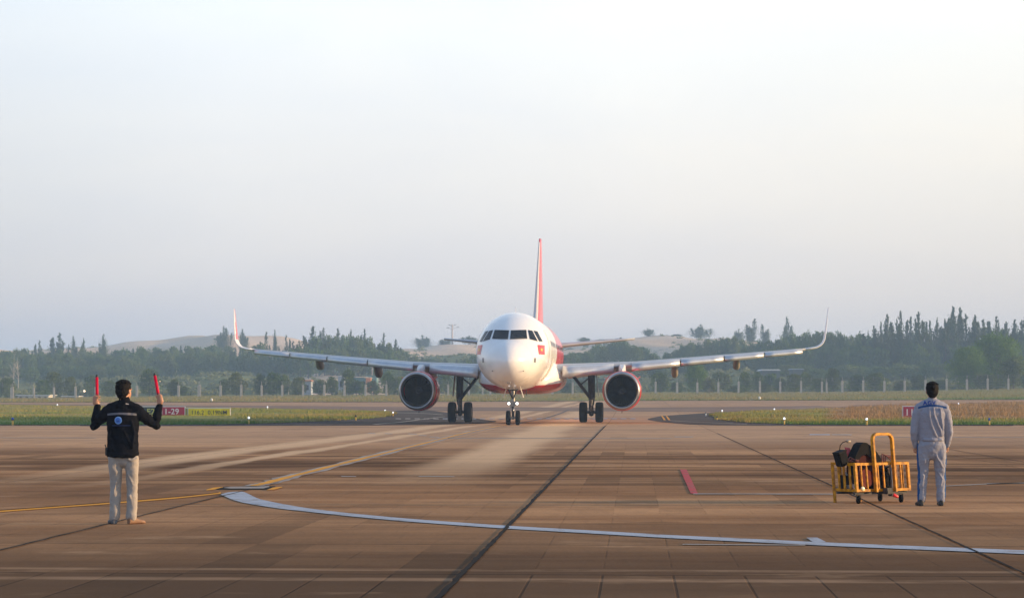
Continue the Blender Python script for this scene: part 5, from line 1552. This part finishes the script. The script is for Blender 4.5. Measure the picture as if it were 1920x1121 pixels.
for nm, (x0, y0, x1, y1), bars in (('side_rails', (0, 0, LX, 0), (.11, .215, .435, .545, .775, .885)), ('side_rails', (0, LY, LX, LY), (.15, .32, .5, .68, .86)),
                             ('end_rails', (0, 0, 0, LY), (.12, .24, .35)), ('end_rails', (LX, 0, LX, LY), (.12, .24, .35))):
    fr = cpart(nm, lambda bm: rails(bm, x0, y0, x1, y1), CY)
    L = math.hypot(x1 - x0, y1 - y0)
    for b in bars:
        px_, py_ = x0 + (x1 - x0) * b / L, y0 + (y1 - y0) * b / L
        cpart('bar', lambda bm: sq(bm, (px_, py_, .205), (px_, py_, .55), *((.018, .022) if x0 != x1 else (.006, .045))), CY, fr)
for (x, y, z0) in ((0, 0, .17), (LX, 0, .17), (0, LY, .0), (LX, LY, .17)):
    cpart('corner_post', lambda bm: sq(bm, (x, y, z0), (x, y, .584), *((.040, .040) if y == 0 else (.012, .055))), CY)
cpart('leg', lambda bm: sq(bm, (.48, LY, .0), (.48, LY, .19), .04), CY)
def hoop(bm):
    pts = []
    x0, x1, zt, r = .335, .715, .99, .085
    pts = [(x0, 0), (x0, zt - r)] + [(x0 + r - r * math.cos(a), zt - r + r * math.sin(a)) for a in np.linspace(.2, math.pi / 2, 6)] + [(x1 - r + r * math.sin(a), zt - r + r * math.cos(a)) for a in np.linspace(0, math.pi / 2 - .2, 6)] + [(x1, zt - r), (x1, 0)]
    rs = []
    for i, (x, z) in enumerate(pts):
        z = max(z, .165); a = pts[max(i - 1, 0)]; b = pts[min(i + 1, len(pts) - 1)]
        tx, tz = b[0] - a[0], b[1] - a[1]; l = math.hypot(tx, tz); nx, nz = -tz / l, tx / l
        rs.append([Vector((x + nx * .020 * i_, -.045 + .028 * j_, z + nz * .020 * i_)) for i_, j_ in ((-1, -.8), (-.8, -1), (.8, -1), (1, -.8), (1, .8), (.8, 1), (-.8, 1), (-1, .8))])
    rings(bm, rs)
cpart('handle', hoop, CY, angle=.6)
cpart('floor', lambda bm: box(bm, (LX / 2, LY / 2, .178), (LX - .04, LY - .04, .012)), mat('rusty_floor', (.10, .06, .035), rough=.8))
cpart('chassis', lambda bm: (sq(bm, (.0, .06, .15), (LX, .06, .15), .04, .04), sq(bm, (0, LY - .06, .15), (LX, LY - .06, .15), .04, .04)), DARKM)
for (x, y) in ((.03, .02), (.83, -.02), (.85, LY - .04)):
    bm = B(); lathe(bm, [(-.022, .018), (-.024, .045), (-.018, .056), (0, .060), (.018, .056), (.024, .045), (.022, .018)], (x, y, .060), 'X', 28, close=True)
    bmesh.ops.rotate(bm, verts=bm.verts, cent=(x, y, .06), matrix=Matrix.Rotation(R(-28), 3, 'Z'))
    bmesh.ops.recalc_face_normals(bm, faces=bm.faces); w = obj('wheel', bm, TYRE, cart, smooth=True)
    bm = B(); tube(bm, [(x - .035, y, .06), (x - .035, y, .13), (x + .035, y, .13), (x + .035, y, .06)], .009, 6); obj('caster_fork', bm, DARKM, w)
bm = B(); lathe(bm, [(-.030, .004), (-.030, .026), (-.022, .034), (-.008, .034)], (.105, 0, .215), 'Y', 22); ln(bm); obj('reflector', bm, mat('pale_reflector', (.95, .86, .52), rough=.15, spec=.8), cart, smooth=True)
cpart('tow_socket', lambda bm: (box(bm, (.555, -.05, .175), (.12, .10, .09), None, .01), box(bm, (.60, -.06, .125), (.05, .08, .05), None, .01)), DARKM)
bm = B(); limb(bm, [(.63, -.09, .115), (.68, -.10, .095)], [.026, .022], 12); ln(bm); obj('red_lamp', bm, mat('lamp_red', (.8, .03, .04), rough=.3), cart, smooth=True)

def cw(x, y, z): return cart.matrix_basis @ (Vector((x, y, z)) + LN * z)
bpy.context.view_layer.update()
def held(name, label, cat, group=None, rz=35):
    return empty(name, cart.location, R(rz), label, cat, group)
def hpart(name, f, m, parent, **k):
    bm = B(); f(bm); ln(bm); bmesh.ops.recalc_face_normals(bm, faces=bm.faces); return obj(name, bm, m, parent, **k)
# hose reel under a black hood
reel = held('hose_reel', 'red hose reel under a black hood in the middle of the yellow cart', 'reel')
BLK = mat('black_rubber', (.008, .008, .009), rough=.8, spec=.1)
REDD = mat('dull_red_metal', (.055, .005, .004), rough=.7, spec=.1, noise=(12, (.04, .006, .005), .7))
hood = [(.10, .58), (.13, .64), (.20, .73), (.28, .84), (.34, .870), (.40, .862), (.50, .80), (.58, .73), (.65, .64), (.66, .575), (.60, .52), (.52, .58), (.46, .66), (.38, .70), (.28, .68), (.2, .60), (.16, .54)]
hpart('hood', lambda bm: prism(bm, hood, .16, lambda a, b, t: Vector((a, .14 + t, b))), BLK, reel)
hpart('flange', lambda bm: lathe(bm, [(.17, .03), (.17, .225), (.185, .235), (.20, .225), (.20, .03)], (.39, 0, .46), 'Y', 36), REDD, reel, angle=.6)
hpart('flange', lambda bm: lathe(bm, [(.33, .03), (.33, .225), (.345, .235), (.36, .225), (.36, .03)], (.39, 0, .46), 'Y', 36), REDD, reel, angle=.6)
hpart('hose_coil', lambda bm: [lathe(bm, [(.20 + .022 * k + .011 * math.cos(a), .175 + .012 * math.sin(a)) for a in np.linspace(0, 2 * math.pi, 8)[:-1]], (.39, 0, .46), 'Y', 32, close=True) for k in range(6)], BLK, reel, smooth=True)
hpart('red_drum', lambda bm: lathe(bm, [(.10, .02), (.10, .13), (.16, .13), (.16, .02)], (.30, 0, .36), 'Y', 28), mat('bright_red_metal', (.10, .004, .004), rough=.6, spec=.1), reel, angle=.6)
bx_ = held('battery_box', 'black battery box leaning on the left end of the yellow cart', 'box')
Rb = Matrix.Rotation(R(-16), 3, 'Y')
hpart('case', lambda bm: box(bm, (-.05, .22, .640), (.16, .14, .20), Rb, .012), BLK, bx_)
hpart('lid', lambda bm: box(bm, (-.072, .22, .738), (.168, .15, .022), Rb, .006), mat('box_lid', (.012, .012, .014), rough=.7, spec=.1), bx_)
cb = held('cable_with_plug', 'thin cable with a plug sticking up from the black battery box', 'cable')
hpart('cable', lambda bm: tube(bm, [(-.07, .22, .76), (-.05, .22, .83), (.0, .22, .87), (.06, .22, .885), (.11, .22, .89)], .006, 6), BLK, cb)
hpart('plug', lambda bm: (limb(bm, [(.10, .22, .885), (.135, .22, .885)], .022, 10)), mat('plug_brass', (.35, .28, .20), rough=.4), cb, smooth=True)
fg = held('red_flag_cloth', 'small pinkish red cloth stuffed between box and reel in the cart', 'cloth')
bm = B()
q = [(.10, .80), (.22, .79), (.24, .72), (.21, .64), (.17, .60), (.14, .70)]
prism(bm, q, .02, lambda a, b, t: Vector((a, .30 + t + .03 * math.sin(a * 40), b))); ln(bm); obj('cloth', bm, mat('faded_red_cloth', (.62, .10, .12), rough=.9), fg)
hs = held('red_hoses', 'thin dark red hoses hanging over the cart rim at both sides of the reel', 'hose')
DRH = mat('dark_red_hose', (.16, .035, .03), rough=.5)
for k in range(3):
    o = .035 * k
    hpart('hose', lambda bm: tube(bm, [(.70 + o, .20, .52), (.74 + o, .2, .70 - o * .3), (.82 + o, .18, .66), (.90 + o * .6, .15, .57), (.92 + o * .4, .14, .40), (.88, .12, .24)], .010, 7), DRH, hs, smooth=True)
for k in range(3):
    o = .03 * k
    hpart('hose', lambda bm: tube(bm, [(.0 + o, .16, .60), (.06 + o, .15, .66 - o), (.14 + o, .14, .62), (.20, .12, .50), (.18 - o, .10, .35), (.28, .10, .22)], .009, 7), DRH, hs, smooth=True)
cs = held('equipment_case', 'long black equipment case lying on the cart floor under the reel', 'case')
hpart('case', lambda bm: box(bm, (.36, .30, .27), (.40, .20, .16), None, .012), BLK, cs)
hpart('lid', lambda bm: box(bm, (.36, .30, .36), (.41, .21, .02), None, .006), MATS['box_lid'], cs)
cs = held('equipment_case', 'square black case standing at the right end of the cart', 'case')
hpart('case', lambda bm: box(bm, (.80, .32, .33), (.22, .18, .28), Rb, .012), BLK, cs)
hpart('lid', lambda bm: box(bm, (.785, .32, .48), (.23, .19, .02), Rb, .006), MATS['box_lid'], cs)
cs = held('equipment_case', 'low dark case behind the left end bars of the cart', 'case')
hpart('case', lambda bm: box(bm, (.12, .28, .30), (.16, .24, .20), None, .012), mat('dark_grey_plastic', (.02, .018, .016), rough=.8, spec=.1), cs)
ch = held('wheel_chocks', 'pair of dark rubber wheel chocks lying on the floor of the cart', 'chocks')
for x in (.50, .60):
    hpart('chock', lambda bm: prism(bm, [(x - .05, .19), (x + .05, .19), (x + .015, .50), (x - .015, .50)], .09, lambda a, b, t: Vector((a, .06 + t, b))), BLK, ch)
tb = held('grey_hand_tools', 'grey metal tools standing in the right end of the cart', 'tools')
hpart('tool', lambda bm: (tube(bm, [(.80, .1, .20), (.84, .14, .50)], .014, 8), tube(bm, [(.87, .2, .20), (.83, .14, .56)], .012, 8), limb(bm, [(.82, .14, .30), (.88, .12, .34)], .02, 8)), GEARM, tb)
hpart('tool', lambda bm: (tube(bm, [(.05, .1, .20), (.09, .3, .44)], .014, 8), box(bm, (.08, .2, .235), (.10, .14, .08), Rb, .01)), GEARM, tb)

# ------------------------------------------------------------------ signs
BACK = mat('sign_frame', (.62, .60, .56), rough=.5)
def sign(x0, x1, top, bot, name, panels, label, gap=0):
    D = GP((x0 + x1) / 2, bot).y
    k = D / F; X0, X1 = (x0 - 960) * k, (x1 - 960) * k; zt = CH + (HY - top) * k; zg = gz((X0 + X1) / 2, D)
    e = empty(name, ((X0 + X1) / 2, D, zg), 0, label, 'sign')
    W = X1 - X0; H = zt - zg + .06
    bm = B(); box(bm, (0, .07, H / 2 + .03 - .06), (W + .10, .16, H + .06), None, .01); obj('cabinet', bm, BACK, e)
    for (a, b, m, txt, tm, size, off) in panels:
        bm = B(); box(bm, (-W / 2 + W * (a + b) / 2, -.018, H / 2 - .05), (W * (b - a) - .01, .016, H - .03)); p = obj('panel', bm, m, e)
        if txt:
            t = textmesh('lettering', txt, size, tm, p, .004, bold=size * (.004 if len(txt) > 8 else .012), space=1.06)
            t.rotation_euler = (R(90), 0, 0); t.location = (-W / 2 + W * (a + b) / 2 + off, -.034, H * .46 - .02)
    for x in (-W / 2 + .15, W / 2 - .15):
        bm = B(); tube(bm, [(x, .07, -.4), (x, .07, .03)], .04, 8); obj('leg', bm, DARKM, e)
    return e
SR = mat('sign_red', (.42, .012, .045), rough=.4); SK = mat('sign_black', (.018, .03, .028), rough=.4); SY = mat('sign_yellow', (.88, .74, .015), rough=.5, spec=.2, noise=(1.6, (.58, .48, .015), .9))
TW = mat('sign_white_letters', (.80, .74, .72), rough=.5); TY = mat('sign_yellow_letters', (.50, .52, .10), rough=.5); TB = mat('sign_black_letters', (.03, .03, .025), rough=.5)
sign(267.5, 346, 762.8, 779.5, 'taxiway_sign', [(0, .43, SK, 'E2', TY, .56, -.06), (.43, 1, SR, '11-29', TW, .56, -.22)], 'black and red airfield sign with white numbers, left of the yellow sign')
sign(353, 431, 765.5, 780, 'taxiway_sign', [(0, 1, SY, '116.2  0.19NM', TB, .40, 0)], 'yellow airfield sign with black characters in the grass left of the aircraft')
sign(347.5, 352, 765.5, 780, 'sign_end_panel', [(0, 1, mat('dull_yellow_panel', (.30, .28, .05), rough=.5), '', None, 0, 0)], 'narrow dull yellow end panel between the red sign and the yellow sign')
sign(1693.5, 1778, 762, 783.2, 'taxiway_sign', [(0, .98, SR, '11-29', TW, .60, -.62)], 'red airfield sign with white numbers, partly hidden by the worker')

# ------------------------------------------------------------------ edge lights
PY = mat('post_yellow', (.62, .40, .06), rough=.5); PW_ = mat('post_white', (.75, .74, .70), rough=.5); BL = mat('blue_lens', (.03, .08, .40), rough=.1)
GLW = mat('bright_lens', (.9, .92, 1), rough=.1, emit=(.85, .92, 1), estr=1.0)
def edge_light(px, base, top, post, cap, lens, label, fat=1.0, D=None):
    g = GP(px, base) if D is None else Vector(((px - 960) * D / F, D, gz((px - 960) * D / F, D)))
    H = (base - top) * g.y / F
    e = empty('edge_light', g, 0, label, 'airfield light', 'taxiway edge lights')
    r = .036 * fat
    bm = B(); tube(bm, [(0, 0, -.05), (0, 0, H * .62)], r, 10); obj('post', bm, post, e, smooth=True)
    bm = B(); tube(bm, [(0, 0, H * .62), (0, 0, H * .70)], r * 1.5, 12); obj('collar', bm, cap, e, smooth=True)
    bm = B(); limb(bm, [(0, 0, H * .78), (0, 0, H - r * 1.4)], r * 1.35, 12); obj('lens', bm, lens, e, smooth=True)
for a in ((23.8, 797.2, 782, PY, DARKM, BL, 'yellow edge light with a blue top at the far left edge of the apron', 1.5),
          (466.5, 795, 780.5, PY, DARKM, GLW, 'yellow edge light with a bright top, right of the yellow sign', 1.1),
          (501.5, 767.2, 761.5, PW_, PW_, GLW, 'small white edge light on the far side of the left island', 1.3),
          (640, 769.5, 765.5, PY, PY, DARKM, 'tiny reddish edge marker on the far side of the left island', 1.0),
          (667, 788.2, 777.5, PY, DARKM, DARKM, 'yellow edge light with a dark top near the tip of the left island', 1.1),
          (722, 773.8, 767.8, PW_, DARKM, GLW, 'white edge light on the far side of the left island tip', 1.2),
          (736.8, 780, 771.5, PY, PW_, GLW, 'yellow edge light exactly at the tip of the left island', 1.1),
          (1323.5, 780, 772.5, PW_, PW_, DARKM, 'pale edge post just left of the tip of the right island', 1.2),
          (1344.5, 787.5, 780, PY, DARKM, DARKM, 'small yellow post with dark top at the tip of the right island', 1.0),
          (1354, 774.5, 768.4, PW_, PW_, GLW, 'white edge light behind the tip of the right island', 1.2),
          (1452, 771.5, 765.5, PW_, PW_, GLW, 'white edge light on the far side of the right island', 1.2),
          (1470.5, 796, 782, PY, DARKM, GLW, 'yellow edge light with a bright top below the right wing tip', 1.2),
          (1625, 797, 783, PY, DARKM, GLW, 'yellow edge light with a bright top left of the cart handle', 1.2),
          (1855, 797, 783, PY, DARKM, BL, 'yellow edge light with a blue top right of the worker', 1.2),
          (107.5, 762, 757.5, PW_, PW_, GLW, 'tiny bright edge light far behind left of the left wand', 1.4),
          (1797, 760.5, 755.5, PW_, PW_, GLW, 'tiny bright edge light far behind right of the worker', 1.4)):
    edge_light(*a[:7], a[7] if False else a[6], a[7]) if False else edge_light(a[0], a[1], a[2], a[3], a[4], a[5], a[6], a[7])
def runway_light(px, base, top, label):
    g = GP(px, base); H = (base - top) * g.y / F
    e = empty('runway_light', g, 0, label, 'airfield light', 'round white runway lights')
    bm = B(); tube(bm, [(0, 0, -.05), (0, 0, H * .5)], .04, 8); obj('post', bm, DARKM, e)
    bm = B(); limb(bm, [(0, 0, H * .6), (0, 0, H * .82)], [.15, .14], 14); obj('lamp_head', bm, PW_, e, smooth=True)
runway_light(397, 753, 747.5, 'round white light on the far runway edge above the yellow sign')
runway_light(1424, 750.5, 744, 'round white light on the far runway edge below the right wing')

# ------------------------------------------------------------------ perimeter fence
CON = mat('fence_concrete', (.52, .46, .39), rough=.9, noise=(3, (.34, .30, .25), .7))
WIRE = mat('fence_wire', (.20, .20, .20), rough=.6, metal=.5)
fence = empty('perimeter_fence', (0, 396, gz(0, 396)), 0, 'long airfield fence of pale concrete posts strung with wire in front of the trees', 'fence')
def fpost(px, w=.30, sink=0, h=None, doub=0):
    x = (px - 960) * 396 / F; g = gz(x, 396)
    hh = (h or 22.8) * 396 / F
    bm = B()
    box(bm, (x, 0, g + hh / 2 - fence.location.z - .1), (w * .82, .22, hh + .2), None, .02)
    sq(bm, (x, 0, g + hh - fence.location.z), (x, -.12, g + hh + .62 - fence.location.z), .06)
    return obj('post', bm, CON, fence)
px = 24.0; posts = []
while px > -120: px -= 38.9
while px < 2060:
    posts.append(px + rnd.uniform(-.8, .8)); px += 38.9
for p in posts: fpost(p, rnd.uniform(.40, .48), h=22 + rnd.uniform(-1.2, 1.2))
for p in (21, 1550, 372, 905): fpost(p, .36, h=21)
bm = B()
for h in (2.0, 1.55, 1.05, .55):
    for a, b in zip(posts[:-1], posts[1:]):
        xa, xb = (a - 960) * 396 / F, (b - 960) * 396 / F
        tube(bm, [(xa, 0, gz(xa, 396) - fence.location.z + h), (xb, 0, gz(xb, 396) - fence.location.z + h)], .014, 4)
for h in (2.22, 2.42, 2.62):
    for a, b in zip(posts[:-1], posts[1:]):
        xa, xb = (a - 960) * 396 / F, (b - 960) * 396 / F; xm = (xa + xb) / 2
        tube(bm, [(xa, -.06, gz(xa, 396) - fence.location.z + h), (xm, -.06, gz(xm, 396) - fence.location.z + h - .03), (xb, -.06, gz(xb, 396) - fence.location.z + h)], .012, 4)
obj('wire', bm, WIRE, fence)
for a in posts:
    bm = B(); xa = (a + 38.9 * .5 - 960) * 396 / F
    sq(bm, (xa, -.02, gz(xa, 396) - fence.location.z + 2.0), (xa, -.08, gz(xa, 396) - fence.location.z + 2.75), .05)
    obj('wire_bracket', bm, WIRE, fence)
# diagonal mesh panel of the fence
bm = B()
for i in range(int((posts[-1] - posts[0]) / 2.2)):
    p = posts[0] + i * 2.2; xa = (p - 960) * 396 / F; xb = xa + .9
    za = gz(xa, 396) - fence.location.z
    for s in (0, 1):
        a, b = (xa, xb) if s else (xb, xa)
        v = [bm.verts.new(q) for q in ((a - .003, .02 * s, za + .1), (a + .003, .02 * s, za + .1), (b + .004, .02 * s, za + 2.0), (b - .004, .02 * s, za + 2.0))]
        bm.faces.new(v)
obj('wire_netting', bm, WIRE, fence)

# ------------------------------------------------------------------ far buildings and masts
def shed(px0, px1, top, bot, D, wall, roof, label, depth=8, name='shed', pitch=.12, windows=0):
    k = D / F; x0, x1 = (px0 - 960) * k, (px1 - 960) * k; zt = CH + (HY - top) * k; zb = CH + (HY - bot) * k
    g = min(gz((x0 + x1) / 2, D), zb); H = zt - g; W = x1 - x0
    e = empty(name, ((x0 + x1) / 2, D, g), 0, label, 'building')
    rh = W * pitch if pitch else .15; wh = max(H - rh, .3)
    bm = B(); box(bm, (0, depth / 2, wh / 2 - .3), (W, depth, wh + .6)); obj('wall', bm, wall, e)
    bm = B(); prism(bm, [(-W / 2 - .3, 0), (W / 2 + .3, 0), (W / 2 * .9, rh), (-W / 2 * .9, rh)] if pitch else [(-W / 2 - .3, 0), (W / 2 + .3, 0), (W / 2 + .3, rh), (-W / 2 - .3, rh)], depth + .6, lambda a, b, t: Vector((a, -.3 + t, wh + b))); obj('roof', bm, roof, e)
    for i in range(windows):
        bm = B(); box(bm, (-W / 2 + W * (i + .5) / windows, -.02, wh * .55), (W / windows * .45, .06, wh * .35)); f = obj('window', bm, mat('dark_window', (.04, .045, .05), rough=.2), e)
    return e
WW = mat('white_wall', (.70, .69, .66), rough=.8, noise=(.8, (.5, .48, .45), .6)); TE = mat('teal_sheet', (.12, .24, .25), rough=.7); CR = mat('cream_roof', (.75, .62, .48), rough=.7); OR = mat('orange_tiles', (.55, .24, .12), rough=.8); GB_ = mat('grey_blue_wall', (.30, .36, .42), rough=.8)
shed(33, 91, 740, 750, 408, WW, mat('white_sheet_roof', (.75, .76, .78), rough=.6), 'long low white shed behind the fence at the far left', 6, pitch=.0, windows=5)
shed(118, 145, 742, 749, 408, GB_, WW, 'low bluish shed behind the fence left of the left wand', 4, pitch=0, windows=2)
shed(264, 292, 714, 724, 520, WW, CR, 'pale flat-roofed hut far behind the head of the marshaller', 5, pitch=0, windows=2)
shed(568, 583, 712, 735, 425, GB_, OR, 'small hut with a sunlit roof between the bushes left of the aircraft', 4, 'hut', .18, windows=1)
shed(634, 645, 704, 730, 440, GB_, WW, 'whitish shed between the bushes left of the left engine', 4, pitch=.1, windows=1)
shed(656, 688, 706, 730, 450, TE, CR, 'long teal shed with cream roof left of the left engine', 8, pitch=.05, windows=3)
shed(689, 706, 703.5, 730, 455, TE, TE, 'boxy dark teal shed right of the long cream-roofed one', 6, pitch=0, windows=2)
shed(686, 695, 707, 730, 446, OR, CR, 'narrow orange-walled hut squeezed before the teal sheds', 3, 'hut', .15, windows=1)
shed(1428, 1462, 692, 701, 500, mat('dim_wall', (.10, .12, .12), rough=.8), WW, 'pale-roofed dim house below the outer right wing', 8, 'house', .08, windows=0)
shed(1486, 1506, 691, 699, 510, MATS['dim_wall'], GB_, 'small dim house right of the pale-roofed one below the right wing tip', 7, 'house', .08, windows=0)
def mast(px, top, bot, D, r, label, arms=False):
    k = D / F; x = (px - 960) * k; g = min(gz(x, D), CH + (HY - bot) * k) ; zt = CH + (HY - top) * k
    e = empty('radio_mast' if arms else 'pole', (x, D, g), 0, label, 'mast' if arms else 'pole')
    bm = B(); tube(bm, [(0, 0, -.5), (0, 0, zt - g)], [r, r * .7], 8); obj('pole', bm, mat('mast_paint', (.48, .42, .40), rough=.6), e)
    if arms:
        h = zt - g
        for s, z, L in ((-1, h - 1.4, 1.9), (1, h - 1.2, 2.2), (-1, h - .3, 1.2), (1, h - .2, 1.2)):
            bm = B(); tube(bm, [(0, 0, z - .9), (s * L * .6, 0, z - .2), (s * L, 0, z)], .08, 6); obj('arm', bm, MATS['mast_paint'], e)
            bm = B(); tube(bm, [(s * L - .5, 0, z), (s * L + .5, 0, z + .1)], .14, 6); obj('antenna', bm, MATS['mast_paint'], e)
        for k2 in range(8):
            bm = B(); tube(bm, [(-.35, 0, h * .2 + k2 * h * .08), (.35, 0, h * .2 + k2 * h * .08)], .05, 5); obj('rung', bm, MATS['mast_paint'], e)
mast(848, 608, 640, 950, .38, 'faint radio mast with short arms standing on the skyline left of the fuselage', True)
mast(697.5, 684, 712, 470, .09, 'thin pole above the teal sheds left of the left engine')
mast(541, 709, 735, 430, .06, 'thin pale pole among the bushes above the fence left of the aircraft')
g = P(158, 733, 405)
e = empty('street_lamp', (g.x, 405, gz(g.x, 405)), 0, 'small lit round lamp on a thin post behind the fence left of the left wand', 'lamp')
hz_ = g.z - gz(g.x, 405)
bm = B(); tube(bm, [(0, 0, -.1), (0, 0, hz_ - .18)], .04, 8); obj('post', bm, DARKM, e)
bm = B(); ball(bm, Vector((0, 0, hz_)), .2); obj('lamp_globe', bm, mat('lamp_glow', (1, .8, .6), emit=(1, .72, .5), estr=1.3), e, smooth=True)

# ------------------------------------------------------------------ haze
bm = B(); bmesh.ops.create_cube(bm, size=1)
bmesh.ops.transform(bm, matrix=Matrix.Translation((0, 1040, 17.5)) @ Matrix.Diagonal((6200, 2960, 39, 1)), verts=bm.verts)
hm = bpy.data.materials.new('haze'); hm.use_nodes = True
for nd in list(hm.node_tree.nodes):
    if nd.type == 'BSDF_PRINCIPLED': hm.node_tree.nodes.remove(nd)
pv = hm.node_tree.nodes.new('ShaderNodeVolumePrincipled')
pv.inputs['Color'].default_value = (.46, .69, 1.0, 1); pv.inputs['Density'].default_value = HAZE_DENSITY; pv.inputs['Anisotropy'].default_value = 0.0
hm.node_tree.links.new(pv.outputs[0], hm.node_tree.nodes['Material Output'].inputs['Volume'])
hz = obj('haze', bm, hm); tag(hz, 'thin morning haze hanging over the whole airfield', 'haze', kind='stuff')
